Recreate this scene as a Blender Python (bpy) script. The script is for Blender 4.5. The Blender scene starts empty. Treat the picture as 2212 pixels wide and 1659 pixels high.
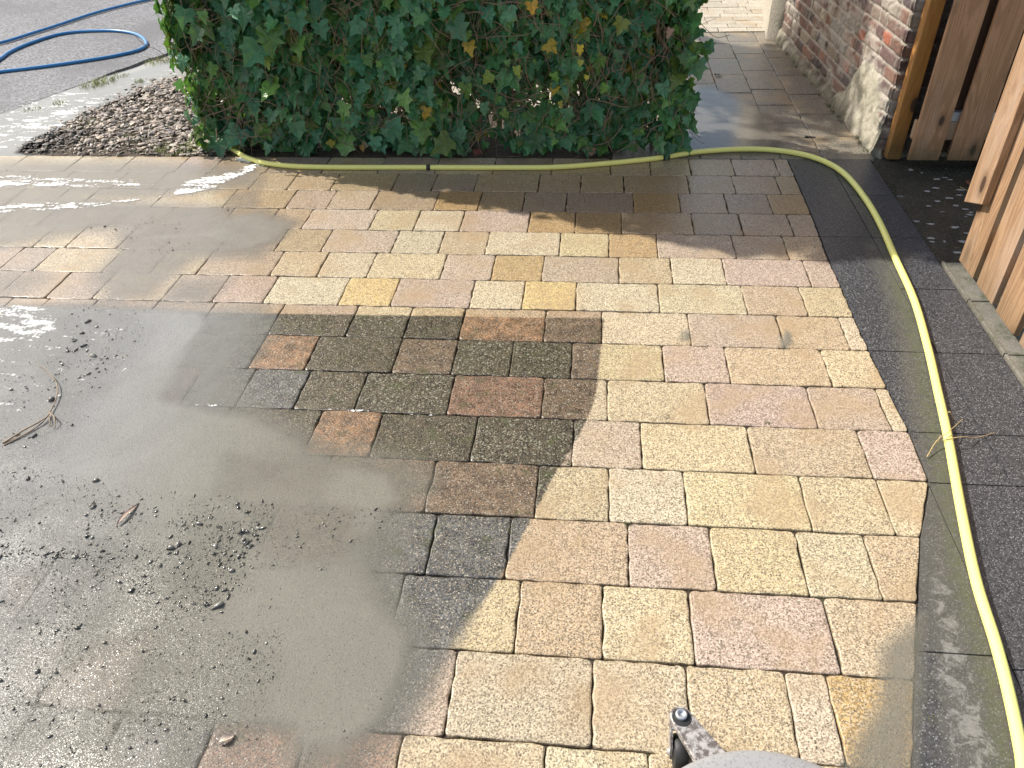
import bpy, bmesh, math, random
import numpy as np
from mathutils import Vector, Matrix
random.seed(7); rng = np.random.default_rng(7)
S = bpy.context.scene; COL = S.collection
rad = math.radians

# ------------------------------------------------------------------ camera
CW, CH, CF = 2212.0, 1659.0, 1669.4
CAMP, CAMR, CAMY, CAMH, CAMD = .670305, -.0422557, .1204117, 1.54027, -3.56803
def cam_axes():
    cp, sp = math.cos(CAMP), math.sin(CAMP)
    F = np.array([0, cp, -sp]); R = np.array([1., 0, 0]); U = np.cross(R, F)
    cr, sr = math.cos(CAMR), math.sin(CAMR)
    R, U = cr*R+sr*U, -sr*R+cr*U
    cy, sy = math.cos(CAMY), math.sin(CAMY)
    Z = np.array([[cy, -sy, 0], [sy, cy, 0], [0, 0, 1]])
    return Z@R, Z@U, Z@F
AR, AU, AF = cam_axes()
cd = bpy.data.cameras.new('camera'); cam = bpy.data.objects.new('camera', cd); COL.objects.link(cam)
cd.sensor_width = 36; cd.lens = CF/CW*36; cd.clip_start = .02; cd.clip_end = 500
cam.matrix_world = Matrix([[AR[0], AU[0], -AF[0], 0], [AR[1], AU[1], -AF[1], CAMD], [AR[2], AU[2], -AF[2], CAMH], [0, 0, 0, 1]])
S.camera = cam
def G(px, py, z=0.0):
    """surveyed point of the photograph -> point on the level z"""
    d = AR*((px-CW/2)/CF) - AU*((py-CH/2)/CF) + AF
    t = (CAMH-z)/-d[2]
    return (t*d[0], CAMD+t*d[1], z)

# ------------------------------------------------------------------ light
SUN_EL, SUN_AZ = rad(43), rad(-70)          # azimuth from +Y towards +X
wd = bpy.data.worlds.new('World'); S.world = wd; wd.use_nodes = True
nt = wd.node_tree; bg = nt.nodes['Background']; sky = nt.nodes.new('ShaderNodeTexSky')
sky.sky_type = 'NISHITA'; sky.sun_disc = False; sky.sun_elevation = SUN_EL; sky.sun_rotation = SUN_AZ
sky.dust_density = 1.5
wb = nt.nodes.new('ShaderNodeMix'); wb.data_type = 'RGBA'; wb.blend_type = 'MULTIPLY'; wb.inputs[0].default_value = 1; wb.inputs[7].default_value = (1, .90, .78, 1)   # the camera's warm white balance
nt.links.new(sky.outputs[0], wb.inputs[6]); nt.links.new(wb.outputs[2], bg.inputs[0]); bg.inputs[1].default_value = .15
sd = bpy.data.lights.new('sun', 'SUN'); sd.energy = 4.0; sd.angle = rad(.6); sd.color = (1, .95, .87)
sun = bpy.data.objects.new('sun', sd); COL.objects.link(sun)
SD = Vector((math.sin(SUN_AZ)*math.cos(SUN_EL), math.cos(SUN_AZ)*math.cos(SUN_EL), math.sin(SUN_EL)))
sun.rotation_euler = SD.to_track_quat('Z', 'Y').to_euler(); sun.location = SD*20
S.view_settings.view_transform = 'Standard'; S.view_settings.look = 'None'
S.view_settings.exposure = .72; S.view_settings.gamma = 1

# ------------------------------------------------------------------ helpers
def tag(o, label=None, cat=None, group=None, kind=None, category=None):
    cat = cat or category
    if label: o['label'] = label
    if cat: o['category'] = cat
    if group: o['group'] = group
    if kind: o['kind'] = kind
    return o
def empty(name, loc=(0, 0, 0), **k):
    o = bpy.data.objects.new(name, None); COL.objects.link(o); o.location = loc; o.empty_display_size = .1
    return tag(o, **k)
def mk(name, V, F, mat, parent=None, pa=None, smooth=False, flat=None, loc=None, **k):
    """mesh object; pa = {attribute: per-vertex array} (n,) float or (n,3) colour"""
    me = bpy.data.meshes.new(name)
    V = np.asarray(V, dtype=float)
    me.from_pydata(V.tolist(), [], F if isinstance(F, list) else F.tolist()); me.update()
    if pa:
        for n, a in pa.items():
            a = np.asarray(a, dtype=np.float32)
            if a.ndim == 1:
                at = me.attributes.new(n, 'FLOAT', 'POINT'); at.data.foreach_set('value', a)
            else:
                at = me.attributes.new(n, 'FLOAT_COLOR', 'POINT')
                b = np.ones((len(a), 4), np.float32); b[:, :a.shape[1]] = a
                at.data.foreach_set('color', b.ravel())
    if smooth: me.polygons.foreach_set('use_smooth', [True]*len(me.polygons))
    me.materials.append(mat)
    o = bpy.data.objects.new(name, me); COL.objects.link(o)
    if parent is not None:
        o.parent = parent
        o.location = -Vector(parent.location)
    if loc is not None: o.location = loc
    return tag(o, **k)
def box(x0, x1, y0, y1, z0, z1, b=.002):
    """bevelled box verts/faces"""
    bm = bmesh.new(); bmesh.ops.create_cube(bm, size=1)
    for v in bm.verts:
        v.co = Vector((x0+(v.co.x+.5)*(x1-x0), y0+(v.co.y+.5)*(y1-y0), z0+(v.co.z+.5)*(z1-z0)))
    if b: bmesh.ops.bevel(bm, geom=bm.edges[:], offset=b, segments=2, affect='EDGES', profile=.6)
    bm.verts.index_update()
    V = [tuple(v.co) for v in bm.verts]; F = [[v.index for v in f.verts] for f in bm.faces]; bm.free()
    return V, F
class Acc:
    def __init__(s): s.V = []; s.F = []; s.n = 0; s.A = {}
    def add(s, V, F, **a):
        V = np.asarray(V, float); s.V.append(V)
        s.F += [[i+s.n for i in f] for f in F]; s.n += len(V)
        for k, v in a.items():
            v = np.asarray(v, float)
            if v.ndim == 0 or (v.ndim == 1 and len(v) == 3 and len(V) != 3): v = np.tile(v, (len(V), 1)) if v.ndim else np.full(len(V), float(v))
            s.A.setdefault(k, []).append(v)
    def build(s, name, mat, parent=None, **k):
        return mk(name, np.vstack(s.V), s.F, mat, parent, pa={n: np.concatenate(v) for n, v in s.A.items()} or None, **k)
def tube(pts, r, n=8, rs=None, cap=True):
    P = np.asarray(pts, float); m = len(P); T = np.gradient(P, axis=0); T /= np.linalg.norm(T, axis=1)[:, None]+1e-12
    up = np.array([0, 0, 1.]) if abs(T[0][2]) < .9 else np.array([1., 0, 0])
    V = []; N = np.cross(T[0], up); N /= np.linalg.norm(N)
    for i in range(m):
        N = N-T[i]*(N@T[i]); N /= np.linalg.norm(N); B = np.cross(T[i], N); rr = r if rs is None else rs[i]
        for k in range(n):
            a = 2*math.pi*k/n; V.append(P[i]+rr*(math.cos(a)*N+math.sin(a)*B))
    F = [[i*n+k, i*n+(k+1) % n, (i+1)*n+(k+1) % n, (i+1)*n+k] for i in range(m-1) for k in range(n)]
    if cap: F += [list(range(n))[::-1], list(range((m-1)*n, m*n))]
    return np.array(V), F
def spline(pts, n):
    P = np.asarray(pts, float); Q = np.vstack([2*P[0]-P[1], P, 2*P[-1]-P[-2]]); out = []
    d = np.r_[0, np.cumsum(np.linalg.norm(np.diff(P, axis=0), axis=1))]
    for s in np.linspace(0, d[-1], n):
        i = min(np.searchsorted(d, s, 'right')-1, len(P)-2); t = (s-d[i])/(d[i+1]-d[i]+1e-12)
        p0, p1, p2, p3 = Q[i:i+4]
        out.append(.5*((2*p1)+(-p0+p2)*t+(2*p0-5*p1+4*p2-p3)*t*t+(-p0+3*p1-3*p2+p3)*t**3))
    return np.array(out)
def vnoise(x, y, seed=0):
    """smooth value noise, numpy"""
    xi = np.floor(x).astype(int); yi = np.floor(y).astype(int); fx = x-xi; fy = y-yi
    fx = fx*fx*(3-2*fx); fy = fy*fy*(3-2*fy)
    def h(a, b):
        n = (a*374761393+b*668265263+seed*1442695041) & 0xffffffff
        n = ((n ^ (n >> 13))*1274126177) & 0xffffffff
        return ((n ^ (n >> 16)) & 0xffff)/65535.
    return (h(xi, yi)*(1-fx)+h(xi+1, yi)*fx)*(1-fy)+(h(xi, yi+1)*(1-fx)+h(xi+1, yi+1)*fx)*fy
def fbm(x, y, o=4, seed=0):
    s = 0; a = .5; t = 0
    for i in range(o): s = s+a*vnoise(x*2**i, y*2**i, seed+i); t += a; a *= .5
    return s/t
def polysd(P, poly):
    """signed distance to polygon, + inside"""
    P = np.asarray(P)[:, :2]; Q = np.asarray([p[:2] for p in poly]); n = len(Q)
    d = np.full(len(P), 1e9); ins = np.zeros(len(P), bool)
    for i in range(n):
        a = Q[i]; b = Q[(i+1) % n]; e = b-a; w = P-a
        t = np.clip((w@e)/(e@e+1e-12), 0, 1); d = np.minimum(d, np.linalg.norm(w-t[:, None]*e, axis=1))
        c = (a[1] > P[:, 1]) != (b[1] > P[:, 1])
        with np.errstate(divide='ignore', invalid='ignore'): xx = (b[0]-a[0])*(P[:, 1]-a[1])/(b[1]-a[1]+1e-12)+a[0]
        ins ^= c & (P[:, 0] < xx)
    return np.where(ins, d, -d)
def sstep(a, b, x):
    t = np.clip((x-a)/(b-a), 0, 1); return t*t*(3-2*t)

# node helpers
def facets(m, scale, k, f=None):
    """tiny wet grains that each tilt their own way and catch the sun"""
    c = m.vor(scale, 'Color'); a = m.n('VectorMath', operation='SUBTRACT'); m.put(a.inputs[0], c); a.inputs[1].default_value = (.5, .5, .5)
    b = m.n('VectorMath', operation='SCALE'); m.put(b.inputs[0], a.outputs[0]); m.put(b.inputs['Scale'], k if f is None else m.math('MULTIPLY_ADD', f, k, .05))
    g = m.n('NewGeometry'); d = m.n('VectorMath', operation='ADD'); m.put(d.inputs[0], g.outputs['Normal']); m.put(d.inputs[1], b.outputs[0])
    e = m.n('VectorMath', operation='NORMALIZE'); m.put(e.inputs[0], d.outputs[0]); return e.outputs[0]
class M:
    def __init__(s, name):
        s.m = bpy.data.materials.new(name); s.m.use_nodes = True; s.t = s.m.node_tree
        s.b = s.t.nodes['Principled BSDF']; s.o = s.t.nodes['Material Output']
        s.co = s.t.nodes.new('ShaderNodeTexCoord').outputs['Object']
    def n(s, ty, **k):
        x = s.t.nodes.new('ShaderNode'+ty)
        for a, v in k.items(): setattr(x, a, v)
        return x
    def put(s, inp, v):
        if isinstance(v, bpy.types.NodeSocket): s.t.links.new(v, inp)
        elif isinstance(v, (tuple, list)) and len(v) == 3 and inp.type == 'RGBA': inp.default_value = (*v, 1)
        else: inp.default_value = v
    def set(s, **k):
        names = {'color': 'Base Color', 'rough': 'Roughness', 'spec': 'Specular IOR Level', 'normal': 'Normal', 'metal': 'Metallic', 'coat': 'Coat Weight', 'coatr': 'Coat Roughness', 'alpha': 'Alpha', 'coatn': 'Coat Normal', 'trans': 'Transmission Weight', 'ior': 'IOR'}
        for a, v in k.items(): s.put(s.b.inputs[names[a]], v)
        return s
    def attr(s, name, col=False):
        x = s.n('Attribute'); x.attribute_name = name; return x.outputs['Color' if col else 'Fac']
    def vec(s, sc=(1, 1, 1), rot=(0, 0, 0), src=None):
        x = s.n('Mapping'); x.inputs['Scale'].default_value = sc; x.inputs['Rotation'].default_value = rot
        s.t.links.new(src or s.co, x.inputs[0]); return x.outputs[0]
    def noise(s, scale, detail=3, rough=.55, vec=None, dist=0, col=False):
        x = s.n('TexNoise'); x.inputs['Scale'].default_value = scale; x.inputs['Detail'].default_value = detail
        x.inputs['Roughness'].default_value = rough; x.inputs['Distortion'].default_value = dist
        s.t.links.new(vec or s.co, x.inputs['Vector']); return x.outputs['Color' if col else 'Fac']
    def vor(s, scale, out='Distance', vec=None, feature='F1', rnd=1):
        x = s.n('TexVoronoi', feature=feature); x.inputs['Scale'].default_value = scale; x.inputs['Randomness'].default_value = rnd
        s.t.links.new(vec or s.co, x.inputs['Vector']); return x.outputs[out]
    def math(s, op, a, b=None, c=None, clamp=False):
        x = s.n('Math', operation=op); x.use_clamp = clamp; s.put(x.inputs[0], a)
        if b is not None: s.put(x.inputs[1], b)
        if c is not None: s.put(x.inputs[2], c)
        return x.outputs[0]
    def mix(s, f, a, b, mode='MIX'):
        x = s.n('Mix', data_type='RGBA', blend_type=mode); s.put(x.inputs[0], f); s.put(x.inputs[6], a); s.put(x.inputs[7], b)
        return x.outputs[2]
    def step(s, v, a, b, o0=0., o1=1.):
        x = s.n('MapRange', interpolation_type='SMOOTHSTEP'); s.put(x.inputs[0], v)
        for i, q in zip((1, 2, 3, 4), (a, b, o0, o1)): x.inputs[i].default_value = q
        return x.outputs[0]
    def sepc(s, c):
        x = s.n('SeparateColor'); s.put(x.inputs[0], c); return x.outputs
    def sepv(s, c=None):
        x = s.n('SeparateXYZ'); s.put(x.inputs[0], c or s.co); return x.outputs
    def ramp(s, f, stops):
        x = s.n('ValToRGB'); e = x.color_ramp.elements
        for i, (p, c) in enumerate(stops):
            if i > 1: e.new(p)
            e[i].position = p; e[i].color = (*c, 1)
        s.put(x.inputs[0], f); return x.outputs[0]
    def bump(s, h, strength=.5, dist=.002, n=None):
        x = s.n('Bump'); x.inputs['Strength'].default_value = strength; x.inputs['Distance'].default_value = dist
        s.put(x.inputs['Height'], h)
        if n is not None: s.put(x.inputs['Normal'], n)
        return x.outputs[0]

# ------------------------------------------------------------------ materials
def paver_mat(name, dirty=True):
    m = M(name); base = m.attr('base', True); ed = m.attr('edge')
    v1 = m.vor(330, 'Color'); c1 = m.sepc(v1)                       # fine aggregate
    v2 = m.vor(150, 'Color'); c2 = m.sepc(v2); d2 = m.vor(150)
    n1 = m.noise(5, 4); n2 = m.noise(420, 2); n3 = m.noise(22, 4, .65)
    gr = m.math('MULTIPLY', m.step(c1[0], 0, 1, .58, 1.2), m.step(m.noise(190, 4, .75), .3, .7, .6, 1.2))
    x = m.mix(1, base, m.mix(0, (1, 1, 1), (1, 1, 1)), 'MULTIPLY')
    mul = m.n('VectorMath', operation='SCALE'); m.put(mul.inputs[0], base); m.put(mul.inputs['Scale'], gr); x = mul.outputs[0]
    x = m.mix(m.math('MULTIPLY', m.step(c1[2], .72, .76), .4), x, (.70, .62, .48))        # pale grains
    chip = m.math('MULTIPLY', m.step(c2[0], .38, .34), m.step(m.math('ADD', d2, m.math('MULTIPLY', m.noise(500, 2), .5)), .66, .5))
    x = m.mix(m.math('MULTIPLY', chip, m.step(n3, .3, .6, .5, 1)), x, (.10, .08, .05))    # dark chips
    chip2 = m.step(c1[1], .17, .14)
    x = m.mix(m.math('MULTIPLY', chip2, .85), x, (.17, .135, .09))
    x = m.mix(m.math('MULTIPLY', m.step(n1, .46, .70), .6), x, (.37, .265, .15), 'MIX')       # tan staining
    x = m.mix(m.math('MULTIPLY', m.step(m.math('MULTIPLY_ADD', n3, .5, ed), .62, 1.1), .4), x, (.15, .11, .06))
    rough = .5
    h = m.math('ADD', m.math('MULTIPLY', c1[0], .4), n2)
    if dirty:
        y = m.sepv(); fc = m.n('FloatCurve'); cu = fc.mapping.curves[0]
        E = [(-1.233, .060), (-1.396, .052), (-1.553, .041), (-1.68, .033), (-1.76, .018), (-1.891, -.02), (-2.028, -.074), (-2.186, -.124), (-2.343, -.174), (-2.56, -.259), (-2.644, -.288), (-2.815, -.346), (-3.3, -.52)]
        y0, y1, x0, x1 = -3.3, -1.2, -.6, .1
        pts = sorted([((a-y0)/(y1-y0), (b-x0)/(x1-x0)) for a, b in E])
        while len(cu.points) < len(pts): cu.points.new(.5, .5)
        for p, q in zip(cu.points, pts): p.location = q; p.handle_type = 'AUTO'
        fc.mapping.update()
        m.put(fc.inputs['Value'], m.step(y[1], 0, 1)) if False else None
        mr = m.n('MapRange'); m.put(mr.inputs[0], y[1]); mr.inputs[1].default_value = y0; mr.inputs[2].default_value = y1
        m.put(fc.inputs['Value'], mr.outputs[0])
        ex = m.math('MULTIPLY_ADD', fc.outputs[0], x1-x0, x0)
        wob = m.math('MULTIPLY_ADD', m.noise(60, 4, .7), .022, -.011)
        dx = m.math('ADD', m.math('SUBTRACT', ex, y[0]), wob)
        near = m.step(y[1], -2.35, -2.75, .004, .05)     # the brush edge turns ragged towards the camera
        mrd = m.n('MapRange', interpolation_type='SMOOTHSTEP'); m.put(mrd.inputs[0], dx); m.put(mrd.inputs[1], m.math('MULTIPLY', near, -1)); m.put(mrd.inputs[2], near)
        yt = m.math('ADD', m.math('SUBTRACT', m.math('MULTIPLY_ADD', y[0], .018, -1.248), y[1]), wob)
        dm = m.math('MULTIPLY', mrd.outputs[0], m.step(yt, -.006, .006))
        dc = m.attr('dirtc', True); dk = m.attr('dk')
        lich = m.math('MULTIPLY', m.step(m.vor(75, 'Distance', dist_vec(m)), .36, .22), m.math('MULTIPLY', m.step(m.sepc(m.vor(75, 'Color', dist_vec(m)))[0], .55, .6), m.step(dk, .6, .95)))
        g = m.math('MULTIPLY', m.step(n3, .2, .8, .35, 1.8), m.step(c1[0], 0, 1, .3, 1.8))
        sc = m.n('VectorMath', operation='SCALE'); m.put(sc.inputs[0], dc); m.put(sc.inputs['Scale'], g); dcol = sc.outputs[0]
        gg = m.sepc(m.vor(460, 'Color')); dcol = m.mix(m.math('MULTIPLY', m.step(gg[2], .74, .80), .75), dcol, (.26, .225, .16))
        dcol = m.mix(m.math('MULTIPLY', m.step(m.noise(260, 4, .75), .52, .66), .65), dcol, (.018, .015, .010)); dcol = m.mix(m.math('MULTIPLY', m.step(c1[2], .945, .965), .8), dcol, (.46, .43, .36))
        dcol = m.mix(m.math('MULTIPLY', m.step(m.noise(14, 3), .58, .7), .5), dcol, (.06, .075, .02))
        dcol = m.mix(m.math('MULTIPLY', lich, .75), dcol, (.30, .32, .24))
        x = m.mix(dm, x, dcol)
        h = m.math('ADD', h, m.math('MULTIPLY', m.math('MULTIPLY', c2[0], dm), 1.6))
        rough = m.mix(dm, (.5, .5, .5), (.42, .42, .42))
    wet = m.attr('wet')
    dark = m.mix(m.math('MULTIPLY', wet, .45), (1, 1, 1), (.60, .47, .30)); x = m.mix(1, x, dark, 'MULTIPLY')
    m.set(color=x, rough=m.mix(wet, rough if not isinstance(rough, float) else (rough,)*3, (.3, .3, .3)) , spec=.5, normal=m.bump(h, .5, .0012))
    m.set(coat=m.math('MULTIPLY', wet, .45), coatr=.16, coatn=facets(m, 700, .34))
    return m.m
def dist_vec(m):
    n = m.noise(90, 2, col=True); x = m.n('VectorMath', operation='MULTIPLY_ADD'); m.put(x.inputs[0], n); x.inputs[1].default_value = (.008,)*3; m.put(x.inputs[2], m.co)
    return x.outputs[0]
MAT = {}
MAT['paver'] = paver_mat('tumbled_paver')
MAT['path'] = paver_mat('path_paver', False)

def granular(name, c0, c1, c2, scale=300, rough=.8, bumpd=.003, big=3, stain=None, moss=0, spec=.4, chipc=None):
    m = M(name); v = m.sepc(m.vor(scale, 'Color')); n = m.noise(big, 4, .6); f = m.noise(scale*.6, 3, .7)
    x = m.mix(m.step(v[0], 0, 1), c0, c1); x = m.mix(m.step(f, .45, .75), x, c2)
    if chipc: x = m.mix(m.step(v[2], .88, .92), x, chipc)
    if stain: x = m.mix(m.math('MULTIPLY', m.step(n, .45, .68), .8), x, stain)
    if moss: x = m.mix(m.math('MULTIPLY', m.step(m.noise(9, 5, .65), .52, .66), moss), x, (.05, .075, .02))
    m.set(color=x, rough=rough, spec=spec, normal=m.bump(m.math('ADD', v[1], f), .8, bumpd)); return m.m
MAT['asphalt'] = granular('asphalt', (.085, .085, .09), (.24, .24, .25), (.36, .36, .37), 95, .75, .008, 1.2, (.13, .13, .135))
MAT['joint'] = granular('joint_sand', (.04, .03, .02), (.07, .052, .035), (.02, .016, .01), 500, .7, .002, 8, moss=.5)
MAT['soil'] = granular('soil', (.05, .036, .022), (.11, .08, .05), (.03, .022, .014), 160, .8, .008, 5)
MAT['pale'] = granular('pale_ground', (.42, .38, .32), (.55, .5, .42), (.3, .26, .2), 180, .8, .002, 2)
def slab_mat():
    m = M('washed_basalt_slab'); v = m.sepc(m.vor(240, 'Color')); d = m.vor(240); w = m.sepc(m.vor(420, 'Color'))
    n = m.noise(3.2, 5, .6); x = m.mix(m.step(v[0], 0, 1), (.022, .024, .028), (.065, .068, .075))
    x = m.mix(m.math('MULTIPLY', m.step(v[2], .88, .92), m.step(d, .5, .3)), x, (.27, .27, .27)); x = m.mix(m.math('MULTIPLY', m.step(w[1], .9, .94), .55), x, (.24, .24, .25))
    g = m.attr('grime'); mg = m.step(m.math('ADD', g, m.math('MULTIPLY', m.math('SUBTRACT', m.noise(28, 5, .7), .5), .9)), .3, .8)
    x = m.mix(m.math('MULTIPLY', mg, .55), x, m.mix(m.noise(9, 3), (.085, .082, .062), (.125, .115, .088)))
    mo = m.attr('moss'); x = m.mix(m.math('MULTIPLY', m.step(m.math('ADD', mo, m.math('MULTIPLY', m.math('SUBTRACT', m.noise(45, 4, .7), .5), 1.2)), .5, .85), .4), x, (.075, .09, .03))
    l = m.attr('lime'); ln = m.noise(24, 5, .72, dist=1.2)
    x = m.mix(m.math('MULTIPLY', m.step(m.math('ADD', l, m.math('MULTIPLY', m.math('SUBTRACT', ln, .5), 2.2)), .55, .95), .42), x, (.36, .35, .32))
    m.set(color=x, rough=m.mix(mg, (.34,)*3, (.6,)*3), spec=.55, normal=m.bump(m.math('ADD', v[1], m.math('MULTIPLY', w[0], .5)), .55, .0016)); return m.m
MAT['slab'] = slab_mat()
def concrete_mat(name, a, b, mossy=.4, rough=.7):
    m = M(name); x = m.mix(m.step(m.noise(7, 6, .65), .3, .7), a, b)
    x = m.mix(m.math('MULTIPLY', m.step(m.noise(16, 5, .7), .5, .66), mossy), x, (.07, .075, .035))
    v = m.sepc(m.vor(350, 'Color')); x = m.mix(m.math('MULTIPLY', m.step(v[0], .9, .95), .5), x, (.35, .33, .3))
    m.set(color=x, rough=rough, normal=m.bump(m.math('ADD', m.noise(40, 5, .7), m.math('MULTIPLY', v[1], .3)), .6, .003)); return m.m
MAT['curb'] = concrete_mat('weathered_concrete', (.12, .112, .088), (.20, .185, .15), .75)
MAT['floor'] = concrete_mat('wet_concrete', (.035, .035, .028), (.065, .062, .05), .3, .25)
MAT['gutter'] = concrete_mat('gutter_concrete', (.26, .25, .22), (.36, .34, .29), .3)

def water_mat():
    """silty standing water: murky body whose cover follows its depth, foam floating on it"""
    m = M('silty_water'); de = m.attr('depth'); fo = m.attr('foam'); tint = m.attr('tint', True)
    n1 = m.noise(11, 5, .62, dist=.6); n2 = m.noise(75, 3, .6)
    cov = m.math('ADD', de, m.math('ADD', m.math('MULTIPLY', m.math('SUBTRACT', n1, .5), .26), m.math('MULTIPLY', m.math('SUBTRACT', m.noise(300, 4, .8), .5), .45)), clamp=True); cov = m.math('MINIMUM', cov, .86)
    cov = m.math('MULTIPLY', cov, m.step(de, .02, .12))
    sv = m.vec((8, 26, 8), (0, 0, rad(14))); fn = m.noise(1, 5, .6, sv, .5); fv = m.noise(70, 3, .6)
    fm = m.step(m.math('ADD', fo, m.math('ADD', m.math('MULTIPLY', m.math('SUBTRACT', fn, .5), 2.6), m.math('MULTIPLY', m.math('SUBTRACT', fv, .5), 1.3))), .80, .92)
    fm = m.math('MULTIPLY', fm, m.step(fo, .03, .12))
    col = m.mix(m.math('MULTIPLY', m.step(m.noise(3.5, 5, .65, dist=1.), .35, .7), .3), tint, m.mix(.6, tint, (.12, .115, .10)))
    sp = m.sepc(m.vor(260, 'Color')); gq = m.sepc(m.vor(420, 'Color')); gd = m.vor(420); col = m.mix(m.math('MULTIPLY', m.math('MULTIPLY', m.step(gq[0], .90, .94), m.step(gd, .5, .2)), .6), col, (.6, .58, .52))
    col = m.mix(m.math('MULTIPLY', m.math('MULTIPLY', m.step(gq[1], .92, .95), m.math('ADD', m.math('MULTIPLY', m.attr('grit'), .6), .2)), .8), col, (.07, .065, .05))
    # loose round flecks of foam drifting on the puddle
    fl = m.attr('fleck'); vv = m.vec((17, 32, 17), (0, 0, rad(8))); vc = m.sepc(m.vor(1, 'Color', vv)); vd = m.vor(1, 'Distance', vv)
    fk = m.math('MULTIPLY', m.step(m.math('ADD', vc[0], fl), 1.22, 1.3), m.step(m.math('ADD', vd, m.math('MULTIPLY', fv, .35)), .52, .42)); fm = m.math('MAXIMUM', fm, m.math('MULTIPLY', fk, .6))
    x = m.mix(fm, col, (.82, .82, .8))
    gt = m.attr('grit'); gn = m.noise(230, 5, .8); hb = m.math('ADD', m.math('MULTIPLY', m.noise(26, 3, .5), .35), m.math('MULTIPLY', m.math('MULTIPLY', gn, gt), 2.6))
    hb = m.math('ADD', hb, m.math('MULTIPLY', fm, .5))
    m.set(color=x, rough=m.mix(fm, m.mix(gt, (.25,)*3, (.40,)*3), (.6,)*3), spec=.5, ior=1.33, normal=m.bump(hb, .9, .0045))
    m.set(coat=m.math('MULTIPLY', m.math('MULTIPLY', m.attr('shine'), m.math('SUBTRACT', 1, fm)), m.math('SUBTRACT', 1, m.math('MULTIPLY', gt, m.step(m.noise(6, 4, .6), .3, .7, .3, .8)))), coatr=m.math('MULTIPLY_ADD', gt, .24, .06), coatn=facets(m, 700, .30, gt))
    tr = m.n('BsdfTransparent'); mx = m.n('MixShader')
    m.put(mx.inputs[0], m.math('MAXIMUM', cov, fm)); m.t.links.new(tr.outputs[0], mx.inputs[1]); m.t.links.new(m.b.outputs[0], mx.inputs[2])
    m.t.links.new(mx.outputs[0], m.o.inputs['Surface']); return m.m
MAT['water'] = water_mat()

def leaf_mat():
    m = M('ivy_leaf'); c = m.attr('col', True); uv = m.attr('luv', True); s = m.sepc(uv)
    u = m.math('SUBTRACT', s[0], .5); v = m.math('SUBTRACT', s[1], .2); vein = None
    for a in (0, 42, -42, 85, -85):
        ca, sa = math.cos(rad(a)), math.sin(rad(a))
        perp = m.math('ABSOLUTE', m.math('SUBTRACT', m.math('MULTIPLY', u, ca), m.math('MULTIPLY', v, sa)))
        al = m.math('ADD', m.math('MULTIPLY', u, sa), m.math('MULTIPLY', v, ca))
        q = m.math('MULTIPLY', m.step(perp, .016, .006), m.step(al, 0, .02)); vein = q if vein is None else m.math('MAXIMUM', vein, q)
    n = m.noise(45, 3); x = m.mix(m.step(n, .3, .75), c, m.mix(.5, c, (.02, .035, .02)))
    x = m.mix(m.math('MULTIPLY', vein, .4), x, (.16, .24, .12))
    m.set(color=x, rough=.29, spec=.55, normal=m.bump(m.math('ADD', m.math('MULTIPLY', vein, -.6), m.noise(70, 2)), .4, .003))
    tl = m.n('BsdfTranslucent'); m.put(tl.inputs[0], m.mix(.55, c, (.22, .42, .03))); mx = m.n('MixShader'); mx.inputs[0].default_value = .22
    m.t.links.new(m.b.outputs[0], mx.inputs[1]); m.t.links.new(tl.outputs[0], mx.inputs[2]); m.t.links.new(mx.outputs[0], m.o.inputs['Surface'])
    return m.m
MAT['leaf'] = leaf_mat()
def simple(name, col, rough=.6, nscale=30, var=.5, b=.5, bd=.002, metal=0, spec=.5):
    m = M(name); n = m.noise(nscale, 5, .65); x = m.mix(m.math('MULTIPLY', m.step(n, .3, .75), var), col, tuple(c*.35 for c in col))
    m.set(color=x, rough=rough, metal=metal, spec=spec, normal=m.bump(n, b, bd)); return m.m
MAT['bark'] = simple('bark', (.16, .11, .075), .85, 60, .7, .8, .006)
MAT['twig'] = simple('dry_twig', (.33, .25, .16), .75, 80, .5)
MAT['vine'] = simple('vine_stem', (.27, .19, .13), .8, 60, .6)
MAT['straw'] = simple('straw', (.5, .38, .18), .7, 80, .4)
MAT['steel'] = simple('galvanised_steel', (.50, .52, .55), .38, 40, .35, .2, .001, .55)
MAT['rubber'] = simple('black_rubber', (.02, .021, .022), .55, 50, .3)
MAT['black'] = simple('black_band', (.03, .035, .02), .5)
MAT['mud'] = simple('wet_mud', (.035, .03, .024), .22, 200, .4, .6, .002)
MAT['grass'] = simple('grass', (.30, .34, .10), .6, 60, .4)
MAT['mossm'] = simple('moss', (.10, .11, .035), .9, 120, .7, .9, .004)
def hose_mat(name, c, streak):
    m = M(name); n = m.noise(14, 4); k = m.noise(160, 3, .7)
    x = m.mix(m.math('MULTIPLY', m.step(n, .5, .75), .12), c, streak); x = m.mix(m.math('MULTIPLY', m.step(k, .62, .72), .5), x, tuple(q*.35 for q in streak))
    m.set(color=x, rough=.36, spec=.5, normal=m.bump(k, .1, .001)); return m.m
MAT['yhose'] = hose_mat('yellow_hose_skin', (.90, .86, .26), (.7, .66, .2))
MAT['bhose'] = hose_mat('blue_hose_skin', (.04, .22, .50), (.08, .2, .34))
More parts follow.
